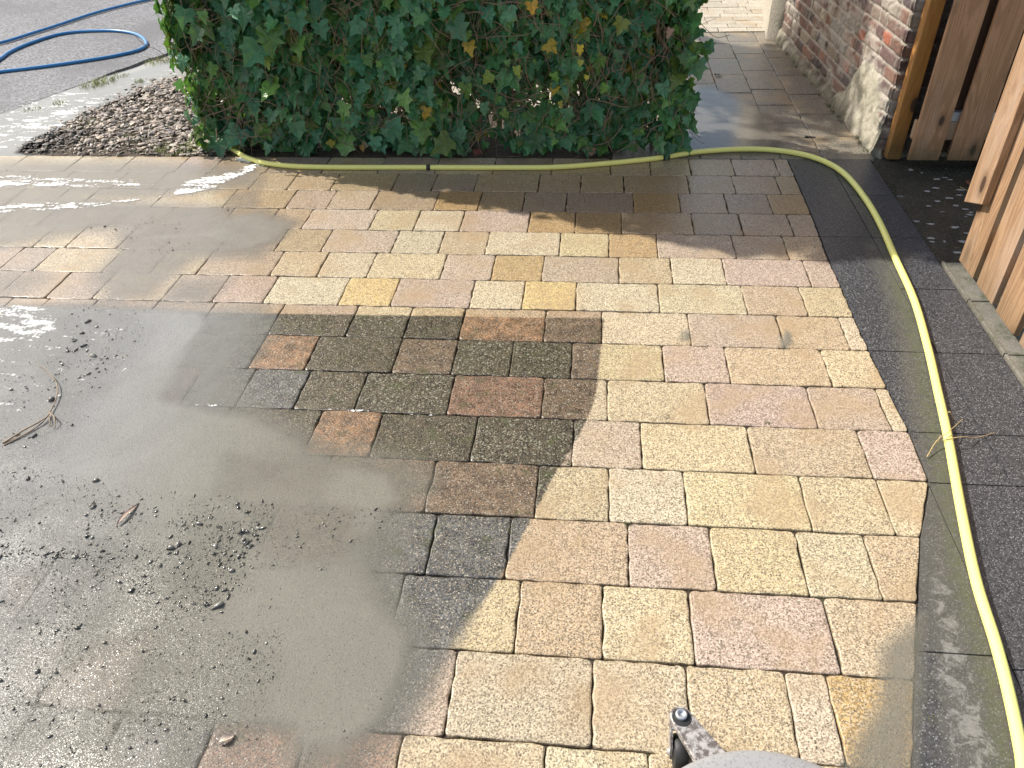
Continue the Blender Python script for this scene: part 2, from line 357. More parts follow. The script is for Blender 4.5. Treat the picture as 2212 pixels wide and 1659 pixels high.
def wood_mat(name, c0, c1, c2, weather=0., green=.6, seed=0.):
    m = M(name); at = m.attr('wv'); p = m.sepv()
    cmb = m.n('CombineXYZ'); m.put(cmb.inputs[0], m.math('ADD', p[0], at)); m.put(cmb.inputs[1], m.math('ADD', p[1], m.math('MULTIPLY', at, 1.7))); m.put(cmb.inputs[2], m.math('ADD', p[2], m.math('MULTIPLY', at, 3.1)))
    src = cmb.outputs[0]
    warp = m.noise(1, 2, .5, m.vec((9, 9, .9), src=src)); bands = m.math('FRACT', m.math('MULTIPLY', warp, 17.))
    bands = m.step(m.math('ABSOLUTE', m.math('SUBTRACT', bands, .5)), 0, .5)
    fib = m.noise(1, 4, .7, m.vec((260, 260, 7), src=src)); big = m.noise(1, 3, .6, m.vec((9, 9, 1.6), src=src))
    x = m.mix(m.math('MULTIPLY_ADD', m.step(bands, 0, .85), .55, .1), c0, c1); x = m.mix(m.math('MULTIPLY', m.step(fib, .45, .75), .45), x, c2)
    x = m.mix(m.math('MULTIPLY', m.step(big, .45, .7), weather), x, tuple(.55*a+.45*b for a, b in zip(c0, (.42, .36, .32))))
    kv = m.vor(1, 'Distance', m.vec((9, 9, 4.2), src=src)); kn = m.step(kv, .17, .12); ring = m.math('MULTIPLY', m.step(kv, .3, .16), .5)
    x = m.mix(ring, x, tuple(q*.55 for q in c1)); x = m.mix(kn, x, (.07, .04, .025))
    gz = m.math('MULTIPLY', m.step(m.math('ADD', p[2], m.math('MULTIPLY', m.noise(22, 4, .7), .12)), .26, .07), green)
    x = m.mix(gz, x, (.06, .052, .02)); x = m.mix(m.math('MULTIPLY', m.step(m.noise(75, 3, .7), .6, .72), .4), x, (.09, .06, .035))
    m.set(color=x, rough=.5, spec=.4, normal=m.bump(m.math('ADD', fib, m.math('MULTIPLY', bands, .3)), .45, .0015)); return m.m
MAT['wood'] = wood_mat('stained_softwood', (.47, .26, .14), (.31, .155, .075), (.2, .10, .06), .5, .75)
MAT['wood_o'] = wood_mat('orange_softwood', (.42, .20, .05), (.34, .145, .035), (.25, .11, .04), .1, .6)
MAT['wood_l'] = wood_mat('pale_softwood', (.40, .25, .145), (.22, .13, .07), (.17, .11, .07), .7, .3)
MAT['wood_d'] = wood_mat('dark_softwood', (.10, .055, .03), (.06, .03, .018), (.04, .02, .012), .1, .5)
def wall_mat():
    m = M('old_brick'); c = m.attr('col', True); n = m.noise(70, 5, .7); k = m.noise(300, 3, .7)
    x = m.mix(m.math('MULTIPLY', m.step(n, .4, .75), .45), c, tuple((.10, .08, .07))); x = m.mix(m.math('MULTIPLY', m.step(k, .58, .72), .45), x, (.42, .37, .31))
    x = m.mix(m.math('MULTIPLY', m.step(m.noise(6, 5, .7), .54, .68), .5), x, (.40, .36, .31))
    m.set(color=x, rough=.88, spec=.3, normal=m.bump(m.math('ADD', n, m.math('MULTIPLY', k, .4)), .9, .006)); return m.m
MAT['brick'] = wall_mat()
def stone_mat():
    m = M('slate_chips'); c = m.attr('col', True); n = m.noise(150, 4, .7)
    m.set(color=m.mix(m.math('MULTIPLY', m.step(n, .4, .7), .4), c, (.10, .085, .07)), rough=.6, normal=m.bump(n, .6, .002)); return m.m
MAT['stone'] = stone_mat()
def cleaner_mat():
    m = M('speckled_grey_plastic'); v = m.sepc(m.vor(380, 'Color')); n = m.noise(120, 4, .7)
    x = m.mix(m.math('MULTIPLY', m.step(v[0], .8, .86), .4), (.30, .30, .30), (.13, .14, .14)); x = m.mix(m.math('MULTIPLY', m.step(n, .55, .7), .35), x, (.42, .42, .42))
    m.set(color=x, rough=.42, normal=m.bump(n, .15, .001)); return m.m
MAT['shell'] = cleaner_mat()
def cast_mat():
    m = M('dirty_cast_metal'); n = m.noise(70, 5, .75); k = m.noise(25, 4, .7)
    x = m.mix(m.step(n, .42, .6), (.13, .11, .10), (.46, .44, .42)); x = m.mix(m.math('MULTIPLY', m.step(k, .55, .66), .7), x, (.09, .075, .065))
    m.set(color=x, rough=.5, metal=.25, normal=m.bump(n, .5, .0015)); return m.m
MAT['cast'] = cast_mat()

# ------------------------------------------------------------------ ground sheets
def sheet(name, poly, z, mat, **k):
    return mk(name, [(p[0], p[1], z) for p in poly], [list(range(len(poly)))], mat, **k)
sheet('ground', [(-60, -60), (60, -60), (60, 60), (-60, 60)], -.045, MAT['pale'], kind='structure')
# road beyond the gutter
ra, rb = np.array(G(0, 245)[:2]), np.array(G(350, 115)[:2]); rd = (rb-ra)/np.linalg.norm(rb-ra); rn = np.array([-rd[1], rd[0]])
p0, p1 = ra-rd*12, ra+rd*30
def edge_wob(a, b, n, amp, seed):
    t = np.linspace(0, 1, n)[:, None]; p = a+(b-a)*t; w = (fbm(t[:, 0]*n*.35, t[:, 0]*0+3, 3, seed)-.5)*amp*2
    return p+rn*w[:, None]
ew = edge_wob(p0, p1, 700, .03, 5)
V = [(x, y, -.004) for x, y in ew]+[(x, y, -.04) for x, y in ew]+[(*(p1+rn*20), -.004), (*(p0+rn*20), -.004)]
n = len(ew); F = [[i, i+n, i+n+1, i+1] for i in range(n-1)]+[list(range(n))+[2*n, 2*n+1]]
mk('road', V, F, MAT['asphalt'], kind='structure')
sheet('gutter', [tuple(p0+rn*.2), tuple(p1+rn*.2), (p1[0]+4, p1[1]), (-2.2, 1.9), (-2.5, 1.42), (-2.98, .85), (-3.0, .205), (-4.6, .205), (-6, -4)], -.022, MAT['gutter'], kind='structure')
sheet('joint_bed', [(-8, -7), (1.0, -7), (1.0, -2.0), (1.0, .3), (1.345, .3), (1.345, 2.56), (.1, 2.56), (.1, .205), (-8, .205)], -.009, MAT['joint'], kind='structure')
sheet('soil_bed', [(-3.05, .2), (.55, .2), (.55, .85), (-1.9, .85), (-2.55, 1.5), (-3.02, .9)], -.0065, MAT['soil'], kind='structure')

# ------------------------------------------------------------------ patio pavers
PAL = {'c': (.58, .49, .34), 'y': (.57, .465, .285), 'Y': (.64, .47, .22), 'g': (.48, .325, .15), 'b': (.51, .395, .26), 'p': (.50, .39, .31), 'm': (.40, .325, .265), 'o': (.45, .27, .13)}
DIRT = {'a': ((.075, .078, .078), .2), 'd': ((.045, .037, .021), .6), 'k': ((.036, .030, .018), .9), 'L': ((.038, .033, .018), 1.), 'n': ((.11, .075, .048), .1), 'o': ((.26, .13, .055), 0.), 'r': ((.15, .085, .055), 0.), 'q': ((.20, .115, .06), 0.)}
ROWS = [
 (350, [40, 163, 278, 398, 1488, 1580, 1673], 'cccb?bpp', ''),
 (390, [55, 257, 345, 430, 552, 633, 725, 855, 940, 1030, 1165, 1255, 1347, 1485, 1582, 1677], 'cccccbbbmmbbbbppb', ''),
 (433, [22, 185, 340, 493, 627, 715, 808, 943, 1037, 1132, 1224, 1368, 1467, 1567, 1660], 'ccccbpppgbmmgpmg', ''),
 (477, [90, 245, 350, 485, 585, 661, 805, 900, 998, 1143, 1243, 1342, 1495, 1598, 1704], 'mmmmbbpycpggbmpp', ''),
 (525, [150, 262, 360, 603, 703, 852, 953, 1053, 1210, 1315, 1419, 1583, 1694], 'ccmmbpcbcygppb', ''),
 (579, [75, 227, 332, 432, 592, 693, 800, 957, 1065, 1173, 1337, 1450, 1563, 1739], 'ccmcpbcypgpbcpp', ''),
 (635, [105, 207, 358, 468, 578, 740, 852, 1020, 1131, 1245, 1422, 1605, 1730], 'cmcmpcYpcYccby', ''),
 (703, [160, 300, 431, 588, 755, 879, 997, 1177, 1300, 1488, 1682, 1817], 'mmmmpcybbcpbc', 'aaaadkdqnn...'),
 (772, [385, 548, 669, 856, 982, 1105, 1235, 1432, 1568, 1777], 'mmmbbbyypby', 'aaqdnLLnnnn'),
 (855, [400, 520, 645, 776, 973, 1173, 1312, 1525, 1747, 1897], 'mmmmbbcyppc', 'aaadkrnLnnn'),
 (950, [303, 460, 670, 808, 1023, 1238, 1385, 1618, 1857], 'mmmmmmpybp', 'aadqdkknnn'),
 (1050, [473, 692, 929, 1160, 1315, 1478, 1730, 1897], 'mmmmccyyc', 'annnkknnn'),
 (1180, [160, 370, 765, 1097, 1357, 1537, 1724, 1871], 'mmmmbpycb', 'aanaaannn'),
 (1340, [30, 240, 520, 850, 1117, 1302, 1493, 1790], 'mmmmybypb', 'ranaadann'),
 (1500, [87, 287, 568, 760, 973, 1280, 1487, 1703, 1793], 'mbmmpccycg', 'anadannnnn'),
 (1640, [218, 433, 860, 1178, 1400], 'mmbccb', 'aarqqnn')]
# cut edge against the dark slabs
EDG = [(.956, .6), (.953, .25), (.948, -.2), (.943, -.5), (.932, -.8), (.935, -1.), (.93, -1.2), (.931, -1.4), (.935, -1.6), (.94, -1.8), (.933, -2.0), (.847, -2.207), (.819, -2.29), (.782, -2.405), (.758, -2.49), (.713, -2.613), (.655, -2.792), (.50, -3.3), (.2, -4.2), (-.7, -7)]
def edge_x(y): return float(np.interp(-y, [-e[1] for e in EDG], [e[0] for e in EDG]))
def paver(acc, q, base, dc, dk, wet, r=.012, j=.0015, gap=.0012):
    """one tumbled block with worn rounded corners; q = 4 corners ccw"""
    q = [np.array(p, float) for p in q]; c = sum(q)/4
    pts = []
    for i in range(4):
        a, b, d = q[i-1], q[i], q[(i+1) % 4]
        e1 = (a-b)/np.linalg.norm(a-b); e2 = (d-b)/np.linalg.norm(d-b)
        b = b+(e1+e2)*gap; rr = min(r*random.uniform(.5, 1.5), .3*np.linalg.norm(a-b), .3*np.linalg.norm(d-b))
        for t in (0, .25, .5, .75, 1):
            p = (1-t)**2*(b+e1*rr)+2*t*(1-t)*b+t*t*(b+e2*rr); pts.append(p)
        L = np.linalg.norm(d-b); m = max(2, int(L/.028))
        nb = d+(-e2+(q[(i+2) % 4]-d)/np.linalg.norm(q[(i+2) % 4]-d))*gap
        for k in range(1, m):
            t = k/m
            if t*L > rr*1.3 and (1-t)*L > rr*1.6: pts.append(b+(nb-b)*t+np.array([random.gauss(0, j), random.gauss(0, j)]))
    pts = np.array(pts); n = len(pts); dz = random.gauss(0, .0007); tx, ty = random.gauss(0, .004), random.gauss(0, .004)
    cc = pts.mean(0); d = pts-cc; ln = np.linalg.norm(d, axis=1)[:, None]; u = d/ln
    loops = []
    for off, z in ((0, -.03), (0, -.0055), (.0012, -.0017), (.0036, -.0003), (.009, 0)):
        pp = pts-u*off*1.2; zz = z+dz+(pp[:, 0]-cc[0])*tx+(pp[:, 1]-cc[1])*ty; zz = np.minimum(zz, .0018)
        loops.append(np.c_[pp, zz])
    V = np.vstack(loops); nl = len(loops)
    F = [[l*n+i, l*n+(i+1) % n, (l+1)*n+(i+1) % n, (l+1)*n+i] for l in range(nl-1) for i in range(n)]+[[(nl-1)*n+i for i in range(n)]]
    ed = np.concatenate([np.full(n, e) for e in (1.3, 1., .45, .1, 0.)])
    acc.add(V, F, base=np.tile(base, (len(V), 1)), dirtc=np.tile(dc, (len(V), 1)), dk=np.full(len(V), dk), edge=ed, wet=np.full(len(V), wet))
acc = Acc()
rowsX = []
for r, (py, js, cs, ds) in enumerate(ROWS):
    X = [G(j, py)[0] for j in js]; codes = list(cs); dd = list(ds) if ds else ['n']*len(codes)
    while len(dd) < len(codes): dd.append('n')
    yb, yt = -r*.2, -(r-1)*.2
    ex = edge_x((yb+yt)/2)
    segs = [(None, X[0], codes[0], dd[0])]+[(X[i], X[i+1], codes[i+1], dd[i+1]) for i in range(len(X)-1)]+[(X[-1], ex, codes[len(X)] if len(codes) > len(X) else 'b', dd[len(X)] if len(dd) > len(X) else 'n')]
    out = []
    a = segs[0][1]
    while a > -6:
        w = random.choice([.2, .2, .3, .3, .15]); out.append((a-w, a, random.choice('ccbm') if r < 7 else 'm', random.choice('aaan'))); a -= w
    for s in segs[1:]:
        w = s[1]-s[0]
        if w > .36:
            k = max(2, round(w/.25)); ws = np.array([random.choice([.2, .3]) for _ in range(k)]); ws = ws/ws.sum()*w; x = s[0]
            for q in ws:
                out.append((x, x+q, s[2] if s[2] != '?' else random.choice('bpmc'), s[3])); x += q
        else: out.append((s[0], s[1], s[2] if s[2] != '?' else 'b', s[3]))
    rowsX.append((yb, yt, out))
for r in range(16, 27):
    a = edge_x(-(r-.5)*.2)+.0; out = []
    while a > -6:
        w = random.choice([.2, .2, .3, .3, .15]); out.append((a-w, a, random.choice('cybpp'), random.choice('aand'))); a -= w
    rowsX.append((-r*.2, -(r-1)*.2, out))
wetpoly = [(-.2, .2), (.96, .2), (.96, -.62), (.75, -.72), (.35, -.62), (-.2, -.5), (-1.2, -.3), (-1.6, .2)]
for yb, yt, out in rowsX:
    for x0, x1, c, dcode in out:
        if c == '?': c = 'b'
        if c not in PAL: c = 'b'
        if dcode not in DIRT: dcode = 'n'
        last = abs(x1-edge_x((yb+yt)/2)) < 1e-6 or x1 > edge_x((yb+yt)/2)-.02
        x1t, x1b = (edge_x(yt), edge_x(yb)) if last else (x1, x1)
        base = np.array(PAL[c])*random.uniform(.93, 1.07)*np.array([1, random.uniform(.98, 1.03), random.uniform(.93, 1.04)])
        xm, ym = (x0+x1)/2, (yb+yt)/2
        w = .08+.75*float(sstep(-.12, .12, polysd([(xm, ym)], wetpoly))[0])*random.uniform(.6, 1.15)
        if xm < .0 and ym < -1.2: w = .5
        if xm < -1.2: w = max(w, .55)
        dc, dk = DIRT[dcode]
        paver(acc, [(x0, yb), (x1b, yb), (x1t, yt), (x0, yt)], base, np.array(dc)*random.uniform(.85, 1.2), dk, min(w, 1))
acc.build('patio_paving', MAT['paver'], smooth=False, kind='structure')

# ------------------------------------------------------------------ path beside the hedge, sunny paving beyond
acc = Acc()
cols = [(.10, .32), (.32, .535), (.535, .735), (.735, .928), (.928, 1.13), (1.13, 1.37)]
fixed = {4: [2.54, 2.3, 2.0, 1.63, 1.26, .985, .70, .50, .30, .205], 5: [2.54, 2.2, 1.9, 1.525, 1.17, .84, .51, .205], 3: [2.54, 2.25, 1.9, 1.54, 1.2, .985, .7, .45, .205]}
for ci, (xa, xb) in enumerate(cols):
    ys = fixed.get(ci)
    if not ys:
        ys = [2.54]
        while ys[-1] > .3: ys.append(ys[-1]-random.choice([.2, .3, .37]))
        ys[-1] = .205
    for a, b in zip(ys[:-1], ys[1:]):
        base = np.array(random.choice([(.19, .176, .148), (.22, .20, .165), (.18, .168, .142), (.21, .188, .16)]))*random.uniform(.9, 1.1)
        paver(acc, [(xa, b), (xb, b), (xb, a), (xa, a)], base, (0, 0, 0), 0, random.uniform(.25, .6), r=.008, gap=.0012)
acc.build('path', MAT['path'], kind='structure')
acc = Acc(); y = 2.56
while y < 6:
    h = .105; x = -4+random.random()*.2
    while x < 2.4:
        w = random.choice([.21, .21, .3])
        if x+w > -2.6: paver(acc, [(x, y), (x+w, y), (x+w, y+h), (x, y+h)], np.array((.58, .53, .44))*random.uniform(.85, 1.1), (0, 0, 0), 0, .05, r=.006, gap=.0018)
        x += w
    y += h
acc.build('far_paving', MAT['path'], kind='structure')
# sunlit paving on the far side of the hedge
acc = Acc(); y = .86
while y < 2.5:
    x = -2.0+random.random()*.1
    while x < .1-.05:
        w = min(random.choice([.2, .3]), .095-x); 
        if w > .05: paver(acc, [(x, y), (x+w, y), (x+w, y+.2), (x, y+.2)], np.array((.55, .49, .4))*random.uniform(.85, 1.1), (0, 0, 0), 0, .05)
        x += w
    y += .2
acc.build('back_paving', MAT['path'], kind='structure')

# ------------------------------------------------------------------ dark slabs
def slabgrid(acc, x0f, x1, y0, y1):
    """slab with bevelled rim, gridded top for its stains"""
    g = .002; ny = max(2, int((y1-y0)/.02)); nx = 16; P = []
    tz = random.gauss(0, .0008); z0 = -.001
    for j in range(ny+1):
        y = y0+g+(y1-y0-2*g)*j/ny; xa = x0f(y)+g; xb = x1-g
        for i in range(nx+1): P.append((xa+(xb-xa)*i/nx, y, z0+tz*(i/nx-.5)))
    F = [[j*(nx+1)+i, j*(nx+1)+i+1, (j+1)*(nx+1)+i+1, (j+1)*(nx+1)+i] for j in range(ny) for i in range(nx)]
    rim = [i for i in range(nx+1)]+[j*(nx+1)+nx for j in range(1, ny+1)]+[ny*(nx+1)+i for i in range(nx-1, -1, -1)]+[j*(nx+1) for j in range(ny-1, 0, -1)]
    P = np.array(P); c = P.mean(0); n = len(P); R = P[rim].copy(); d = R[:, :2]-c[:2]; d /= np.abs(d).max(axis=1)[:, None]+1e-9
    R2 = R.copy(); R2[:, :2] += np.sign(R[:, :2]-c[:2])*np.array([.0012, .0012]); R2[:, 2] = -.005; R3 = R2.copy(); R3[:, 2] = -.03
    m = len(rim); F += [[rim[k], n+k, n+(k+1) % m, rim[(k+1) % m]] for k in range(m)]+[[n+k, n+m+k, n+m+(k+1) % m, n+(k+1) % m] for k in range(m)]
    F = [f[::-1] if i >= ny*nx and i < ny*nx+2*m else f for i, f in enumerate(F)]
    V = np.vstack([P, R2, R3]); x, y = V[:, 0], V[:, 1]
    hx = np.interp(-y, [-p[1] for p in HY], [p[0] for p in HY])       # run of the hose, where silt gathers
    side = hx-x
    grime = .95*sstep(.14, .0, np.abs(side-.045))*sstep(-.3, -.75, y)*.75+.42*sstep(-1.8, -2.2, y)*(side > 0)
    grime = grime+.6*np.exp(-((x-1.25)**2+(y+.75)**2)/.006)
    lx = np.interp(-y, [2.0, 2.25, 2.4, 2.55, 2.7, 2.95], [.89, .875, .85, .80, .79, .77])
    lime = .52*sstep(.085, .0, np.abs(x-lx))*sstep(-2.05, -2.2, y)+.25*sstep(-2.3, -2.6, y)
    lime += .5*np.exp(-((x-1.08)**2/.003+(y+.15)**2/.02))+.5*np.exp(-((x-1.30)**2/.002+(y+.58)**2/.004))
    moss = .5*sstep(.055, .0, np.abs(side-.02))*sstep(-.7, -1., y)+.45*sstep(.09, 0, np.abs(side-.07))*sstep(-.6, -.9, y)
    acc.add(V, F, grime=grime, lime=lime, moss=moss)
HY = [(1.042, .223), (1.131, .128), (1.182, -.023), (1.202, -.27), (1.202, -.492), (1.181, -.78), (1.16, -1.095), (1.113, -1.398), (1.072, -1.604), (1.034, -1.831), (.972, -2.121), (.93, -2.341), (.911, -2.508), (.891, -2.634), (.865, -2.753)]
acc = Acc(); XM = 1.147
ys = [.25, -.2, -.6, -1.0, -1.4, -1.8, -2.005, -2.53, -3.0, -3.5]
for a, b in zip([.25, -.6, -1.4, -1.8, -2.005, -2.53, -3.0], [-.6, -1.4, -1.8, -2.005, -2.53, -3.0, -3.6]): slabgrid(acc, lambda y: edge_x(y)+.002, XM if b > -2.1 else .93, b, a)
for a, b in zip([.25, -.2, -.6, -1.0, -1.4, -1.8, -2.005], [-.2, -.6, -1.0, -1.4, -1.8, -2.005, -2.56]): slabgrid(acc, (lambda y: XM) if b > -2.1 else (lambda y: .93), 1.346, b, a)
slabgrid(acc, lambda y: .93, 1.346, -3.6, -2.56)
acc.build('slab_strip', MAT['slab'], kind='structure')
sheet('slab_bed', [(.62, .28), (1.35, .28), (1.35, -4), (.1, -4)], -.0075, MAT['joint'], kind='structure')

# ------------------------------------------------------------------ concrete floor by the gate, kerb under the fence
gx, gy = np.meshgrid(np.linspace(1.35, 3.2, 90), np.linspace(-.80, .33, 60)); 
V = np.c_[gx.ravel(), gy.ravel(), -.014+.004*(fbm(gx.ravel()*6, gy.ravel()*6, 3, 4)-.5)-.006*0]
nx = 90; F = [[j*nx+i, j*nx+i+1, (j+1)*nx+i+1, (j+1)*nx+i] for j in range(59) for i in range(nx-1)]
mk('concrete_floor', V, F, MAT['floor'], smooth=True, kind='structure')
acc = Acc()
for a, b in ((-1.075, -.80), (-1.40, -1.08), (-1.95, -1.405), (-2.75, -1.955), (-4, -2.755)):
    V, F = box(1.352, 1.362, a, b, -.05, .006, .002); acc.add(V, F)
    V, F = box(1.3635, 1.47, a, b, -.05, .001+random.uniform(-.001, .002), .004); acc.add(V, F)
acc.build('kerb', MAT['curb'], kind='structure')
sheet('yard_floor', [(1.47, -5), (4, -5), (4, -.80), (1.47, -.80)], -.02, MAT['curb'], kind='structure')

# ------------------------------------------------------------------ standing water
def blob(P, poly, soft):
    return sstep(-soft, soft, polysd(P, poly))
def gp(l): return [G(a, b) for a, b in l]
def watergrid(name, x0, x1, y0, y1, st, z, fn):
    xs = np.arange(x0, x1, st); ys = np.arange(y0, y1, st); gx, gy = np.meshgrid(xs, ys); P = np.c_[gx.ravel(), gy.ravel()]
    out = fn(P); dep, foam, grit, tint = out[:4]; fleck = out[4] if len(out) > 4 else np.zeros(len(P)); shine = np.full(len(P), {'path_puddle': .7, 'slurry_water': .75, 'gutter_water': .1}.get(name, .5)); nx, ny = len(xs), len(ys); idx = np.arange(nx*ny).reshape(ny, nx)
    q = np.stack([idx[:-1, :-1], idx[:-1, 1:], idx[1:, 1:], idx[1:, :-1]], -1).reshape(-1, 4)
    keep = (np.maximum(dep, foam)[q].max(1) > .015); q = q[keep]; used = np.unique(q); mp = -np.ones(nx*ny, int); mp[used] = np.arange(len(used))
    V = np.c_[P, np.full(len(P), z)][used]
    return mk(name, V, mp[q], MAT['water'], pa={'depth': dep[used], 'foam': foam[used], 'grit': grit[used], 'tint': tint[used], 'fleck': fleck[used], 'shine': shine[used]}, smooth=True, kind='structure')
def patio_water(P):
    dep = np.zeros(len(P)); foam = np.zeros(len(P)); grit = np.zeros(len(P))
    def D(v, poly, s, cap=None):
        nonlocal dep
        dep = np.maximum(dep, v*blob(P, gp(poly), s))
    # big slurry pool
    D(.92, [(-700, 668), (180, 660), (440, 672), (455, 700), (380, 790), (330, 850), (520, 900), (560, 955), (700, 975), (760, 1000), (850, 1020), (880, 1090), (790, 1120), (770, 1240), (860, 1330), (900, 1370), (870, 1480), (830, 1560), (790, 1600), (650, 1640), (560, 1590), (520, 1760), (-900, 1760)], .05)
    D(.55, [(180, 664), (560, 668), (585, 715), (520, 800), (560, 900), (690, 960), (800, 975), (880, 1000), (930, 1040), (880, 1105), (860, 1180), (830, 1290), (920, 1390), (900, 1490), (760, 1700), (100, 1720)], .09)
    D(.86, [(560, 1210), (700, 1225), (800, 1290), (890, 1370), (870, 1420), (850, 1500), (780, 1560), (740, 1650), (660, 1640), (600, 1560), (560, 1450), (470, 1330)], .06)
    D(.86, [(190, 850), (330, 760), (380, 680), (450, 700), (380, 800), (340, 870), (480, 880), (690, 990), (640, 1070), (500, 1010), (330, 1110), (150, 1060)], .09)
    D(.84, [(380, 675), (455, 695), (370, 860), (560, 890), (720, 985), (830, 1010), (860, 1090), (800, 1180), (860, 1330), (890, 1400), (860, 1500), (760, 1640), (500, 1680), (350, 1400), (120, 1100), (130, 850)], .07)
    # islands where the blocks stand clear
    for v, poly, s in ((.45, [(0, 1230), (250, 1210), (240, 1330), (0, 1340)], .06), (.6, [(210, 1390), (340, 1360), (250, 1530), (60, 1520)], .04), (.75, [(430, 1570), (640, 1580), (600, 1700), (400, 1700)], .03), (.8, [(260, 1560), (400, 1560), (390, 1700), (230, 1700)], .08), (.28, [(480, 980), (740, 990), (700, 1100), (460, 1080)], .07), (.4, [(540, 1100), (770, 1100), (750, 1215), (580, 1220)], .05), (.35, [(0, 1540), (200, 1560), (150, 1700), (0, 1700)], .08), (.3, [(0, 1360), (180, 1370), (90, 1510), (0, 1500)], .06)):
        dep = dep*(1-v*blob(P, gp(poly), s))
    # films on the upper left rows
    D(.62, [(-900, 412), (60, 402), (330, 440), (500, 448), (470, 500), (200, 500), (0, 535), (-900, 560)], .09)
    D(.62, [(230, 455), (470, 448), (600, 480), (560, 555), (420, 560), (330, 640), (230, 655), (200, 600), (260, 540)], .08)
    D(.78, [(480, 470), (560, 455), (640, 480), (600, 520), (540, 545), (490, 535), (430, 520), (300, 530), (300, 505), (430, 500)], .06)
    D(.4, [(-900, 600), (60, 585), (110, 600), (40, 640), (-900, 660)], .08)
    D(.5, [(380, 605), (500, 605), (440, 655), (340, 655)], .07)
    D(.55, [(-900, 340), (300, 352), (560, 358), (560, 400), (300, 430), (-900, 430)], .09)
    D(.35, [(490, 420), (560, 410), (560, 450), (480, 460)], .03)
    # silt at the lower right corner of the paving
    D(.68, [(1905, 1400), (1990, 1330), (1980, 1500), (1960, 1760), (1790, 1760), (1850, 1600), (1900, 1520)], .03)
    D(.7, [(1690, 715), (1712, 718), (1705, 752), (1688, 752)], .006); D(.6, [(1470, 712), (1488, 712), (1486, 738), (1470, 738)], .006)
    def Fm(v, poly, s):
        nonlocal foam
        foam = np.maximum(foam, v*blob(P, gp(poly), s))
    Fm(.95, [(360, 425), (400, 392), (470, 378), (560, 350), (575, 358), (490, 395), (482, 405), (400, 424)], .03)
    Fm(.85, [(-300, 365), (150, 385), (300, 388), (350, 400), (200, 405), (-300, 410)], .03)
    Fm(.85, [(-300, 455), (60, 438), (200, 438), (360, 418), (360, 428), (190, 450), (-300, 480)], .02)
    Fm(.86, [(-300, 655), (60, 655), (110, 670), (150, 706), (80, 735), (0, 745), (-300, 760)], .03)
    Fm(.95, [(510, 338), (570, 345), (580, 362), (500, 350)], .02)
    Fm(.45, [(200, 660), (330, 680), (300, 800), (0, 950), (-300, 900), (-300, 700)], .1)
    Fm(.66, [(290, 872), (500, 876), (740, 884), (960, 892), (960, 897), (740, 891), (480, 885), (290, 880)], .008); Fm(.7, [(-300, 955), (85, 952), (90, 960), (-300, 968)], .01)
    gz = blob(P, gp([(-700, 640), (330, 650), (360, 740), (250, 850), (160, 1000), (330, 1100), (560, 1090), (560, 1240), (480, 1330), (640, 1400), (600, 1560), (400, 1700), (-700, 1720)]), .15)
    grit = np.maximum(gz, .55*sstep(.1, .6, dep))
    a = np.array([.29, .278, .225]); b = np.array([.36, .36, .35]); up = sstep(-1.25, -1.1, P[:, 1])[:, None]; a = a*(1-up)+np.array([.35, .32, .26])*up; b = b*(1-up)+np.array([.35, .325, .285])*up; t = sstep(-.9, -1.6, P[:, 0])[:, None]  # silt colours; the left one painted brighter grey for the silvery sun glare
    return dep, foam, grit, a*(1-t)+b*t
watergrid('slurry_water', -3.6, 1.0, -3.1, .2, .02, .0026, patio_water)
def gutter_water(P):
    pol = [(-700, 420), (-500, 250), (0, 246), (140, 195), (240, 162), (352, 128), (470, 90), (470, 180), (330, 190), (225, 222), (160, 262), (60, 300), (30, 330), (120, 340), (100, 360), (-500, 372)]
    dep = 1.15*blob(P, gp(pol), .03); foam = 1.0*blob(P, gp([(-500, 250), (0, 236), (150, 190), (240, 195), (250, 215), (180, 240), (100, 300), (20, 325), (-500, 330)]), .06)*(.42+.5*fbm(P[:, 0]*3, P[:, 1]*3, 3, 12))
    foam = np.maximum(foam, .5*blob(P, gp([(240, 180), (380, 140), (390, 175), (240, 215)]), .04))
    w = sstep(-3.0, -2.7, P[:, 0])[:, None]; t = np.array([.33, .32, .29])*(1-w)+np.array([.27, .235, .17])*w
    return dep, foam, np.zeros(len(P)), t
watergrid('gutter_water', -5.5, -1.9, -.1, 3.2, .02, -.0035, gutter_water)
def floor_water(P):
    dep = .12*np.ones(len(P)); fl = .75*blob(P, gp([(1980, 350), (2060, 375), (2170, 440), (2120, 520), (2090, 570), (2040, 560), (2030, 450)]), .09)+.28
    return dep*0+.35, 0*dep, np.zeros(len(P)), np.tile([.065, .06, .042], (len(P), 1)), fl
watergrid('floor_puddle', 1.36, 2.6, -.78, .22, .02, -.006, floor_water)
def path_water(P):
    dep = .85*blob(P, gp([(1440, 200), (1535, 188), (1600, 215), (1680, 262), (1700, 300), (1660, 330), (1440, 335)]), .06)
    return dep, np.zeros(len(P)), np.zeros(len(P)), np.tile([.13, .12, .10], (len(P), 1))
watergrid('path_puddle', .1, 1.35, .2, 1.4, .02, .0026, path_water)

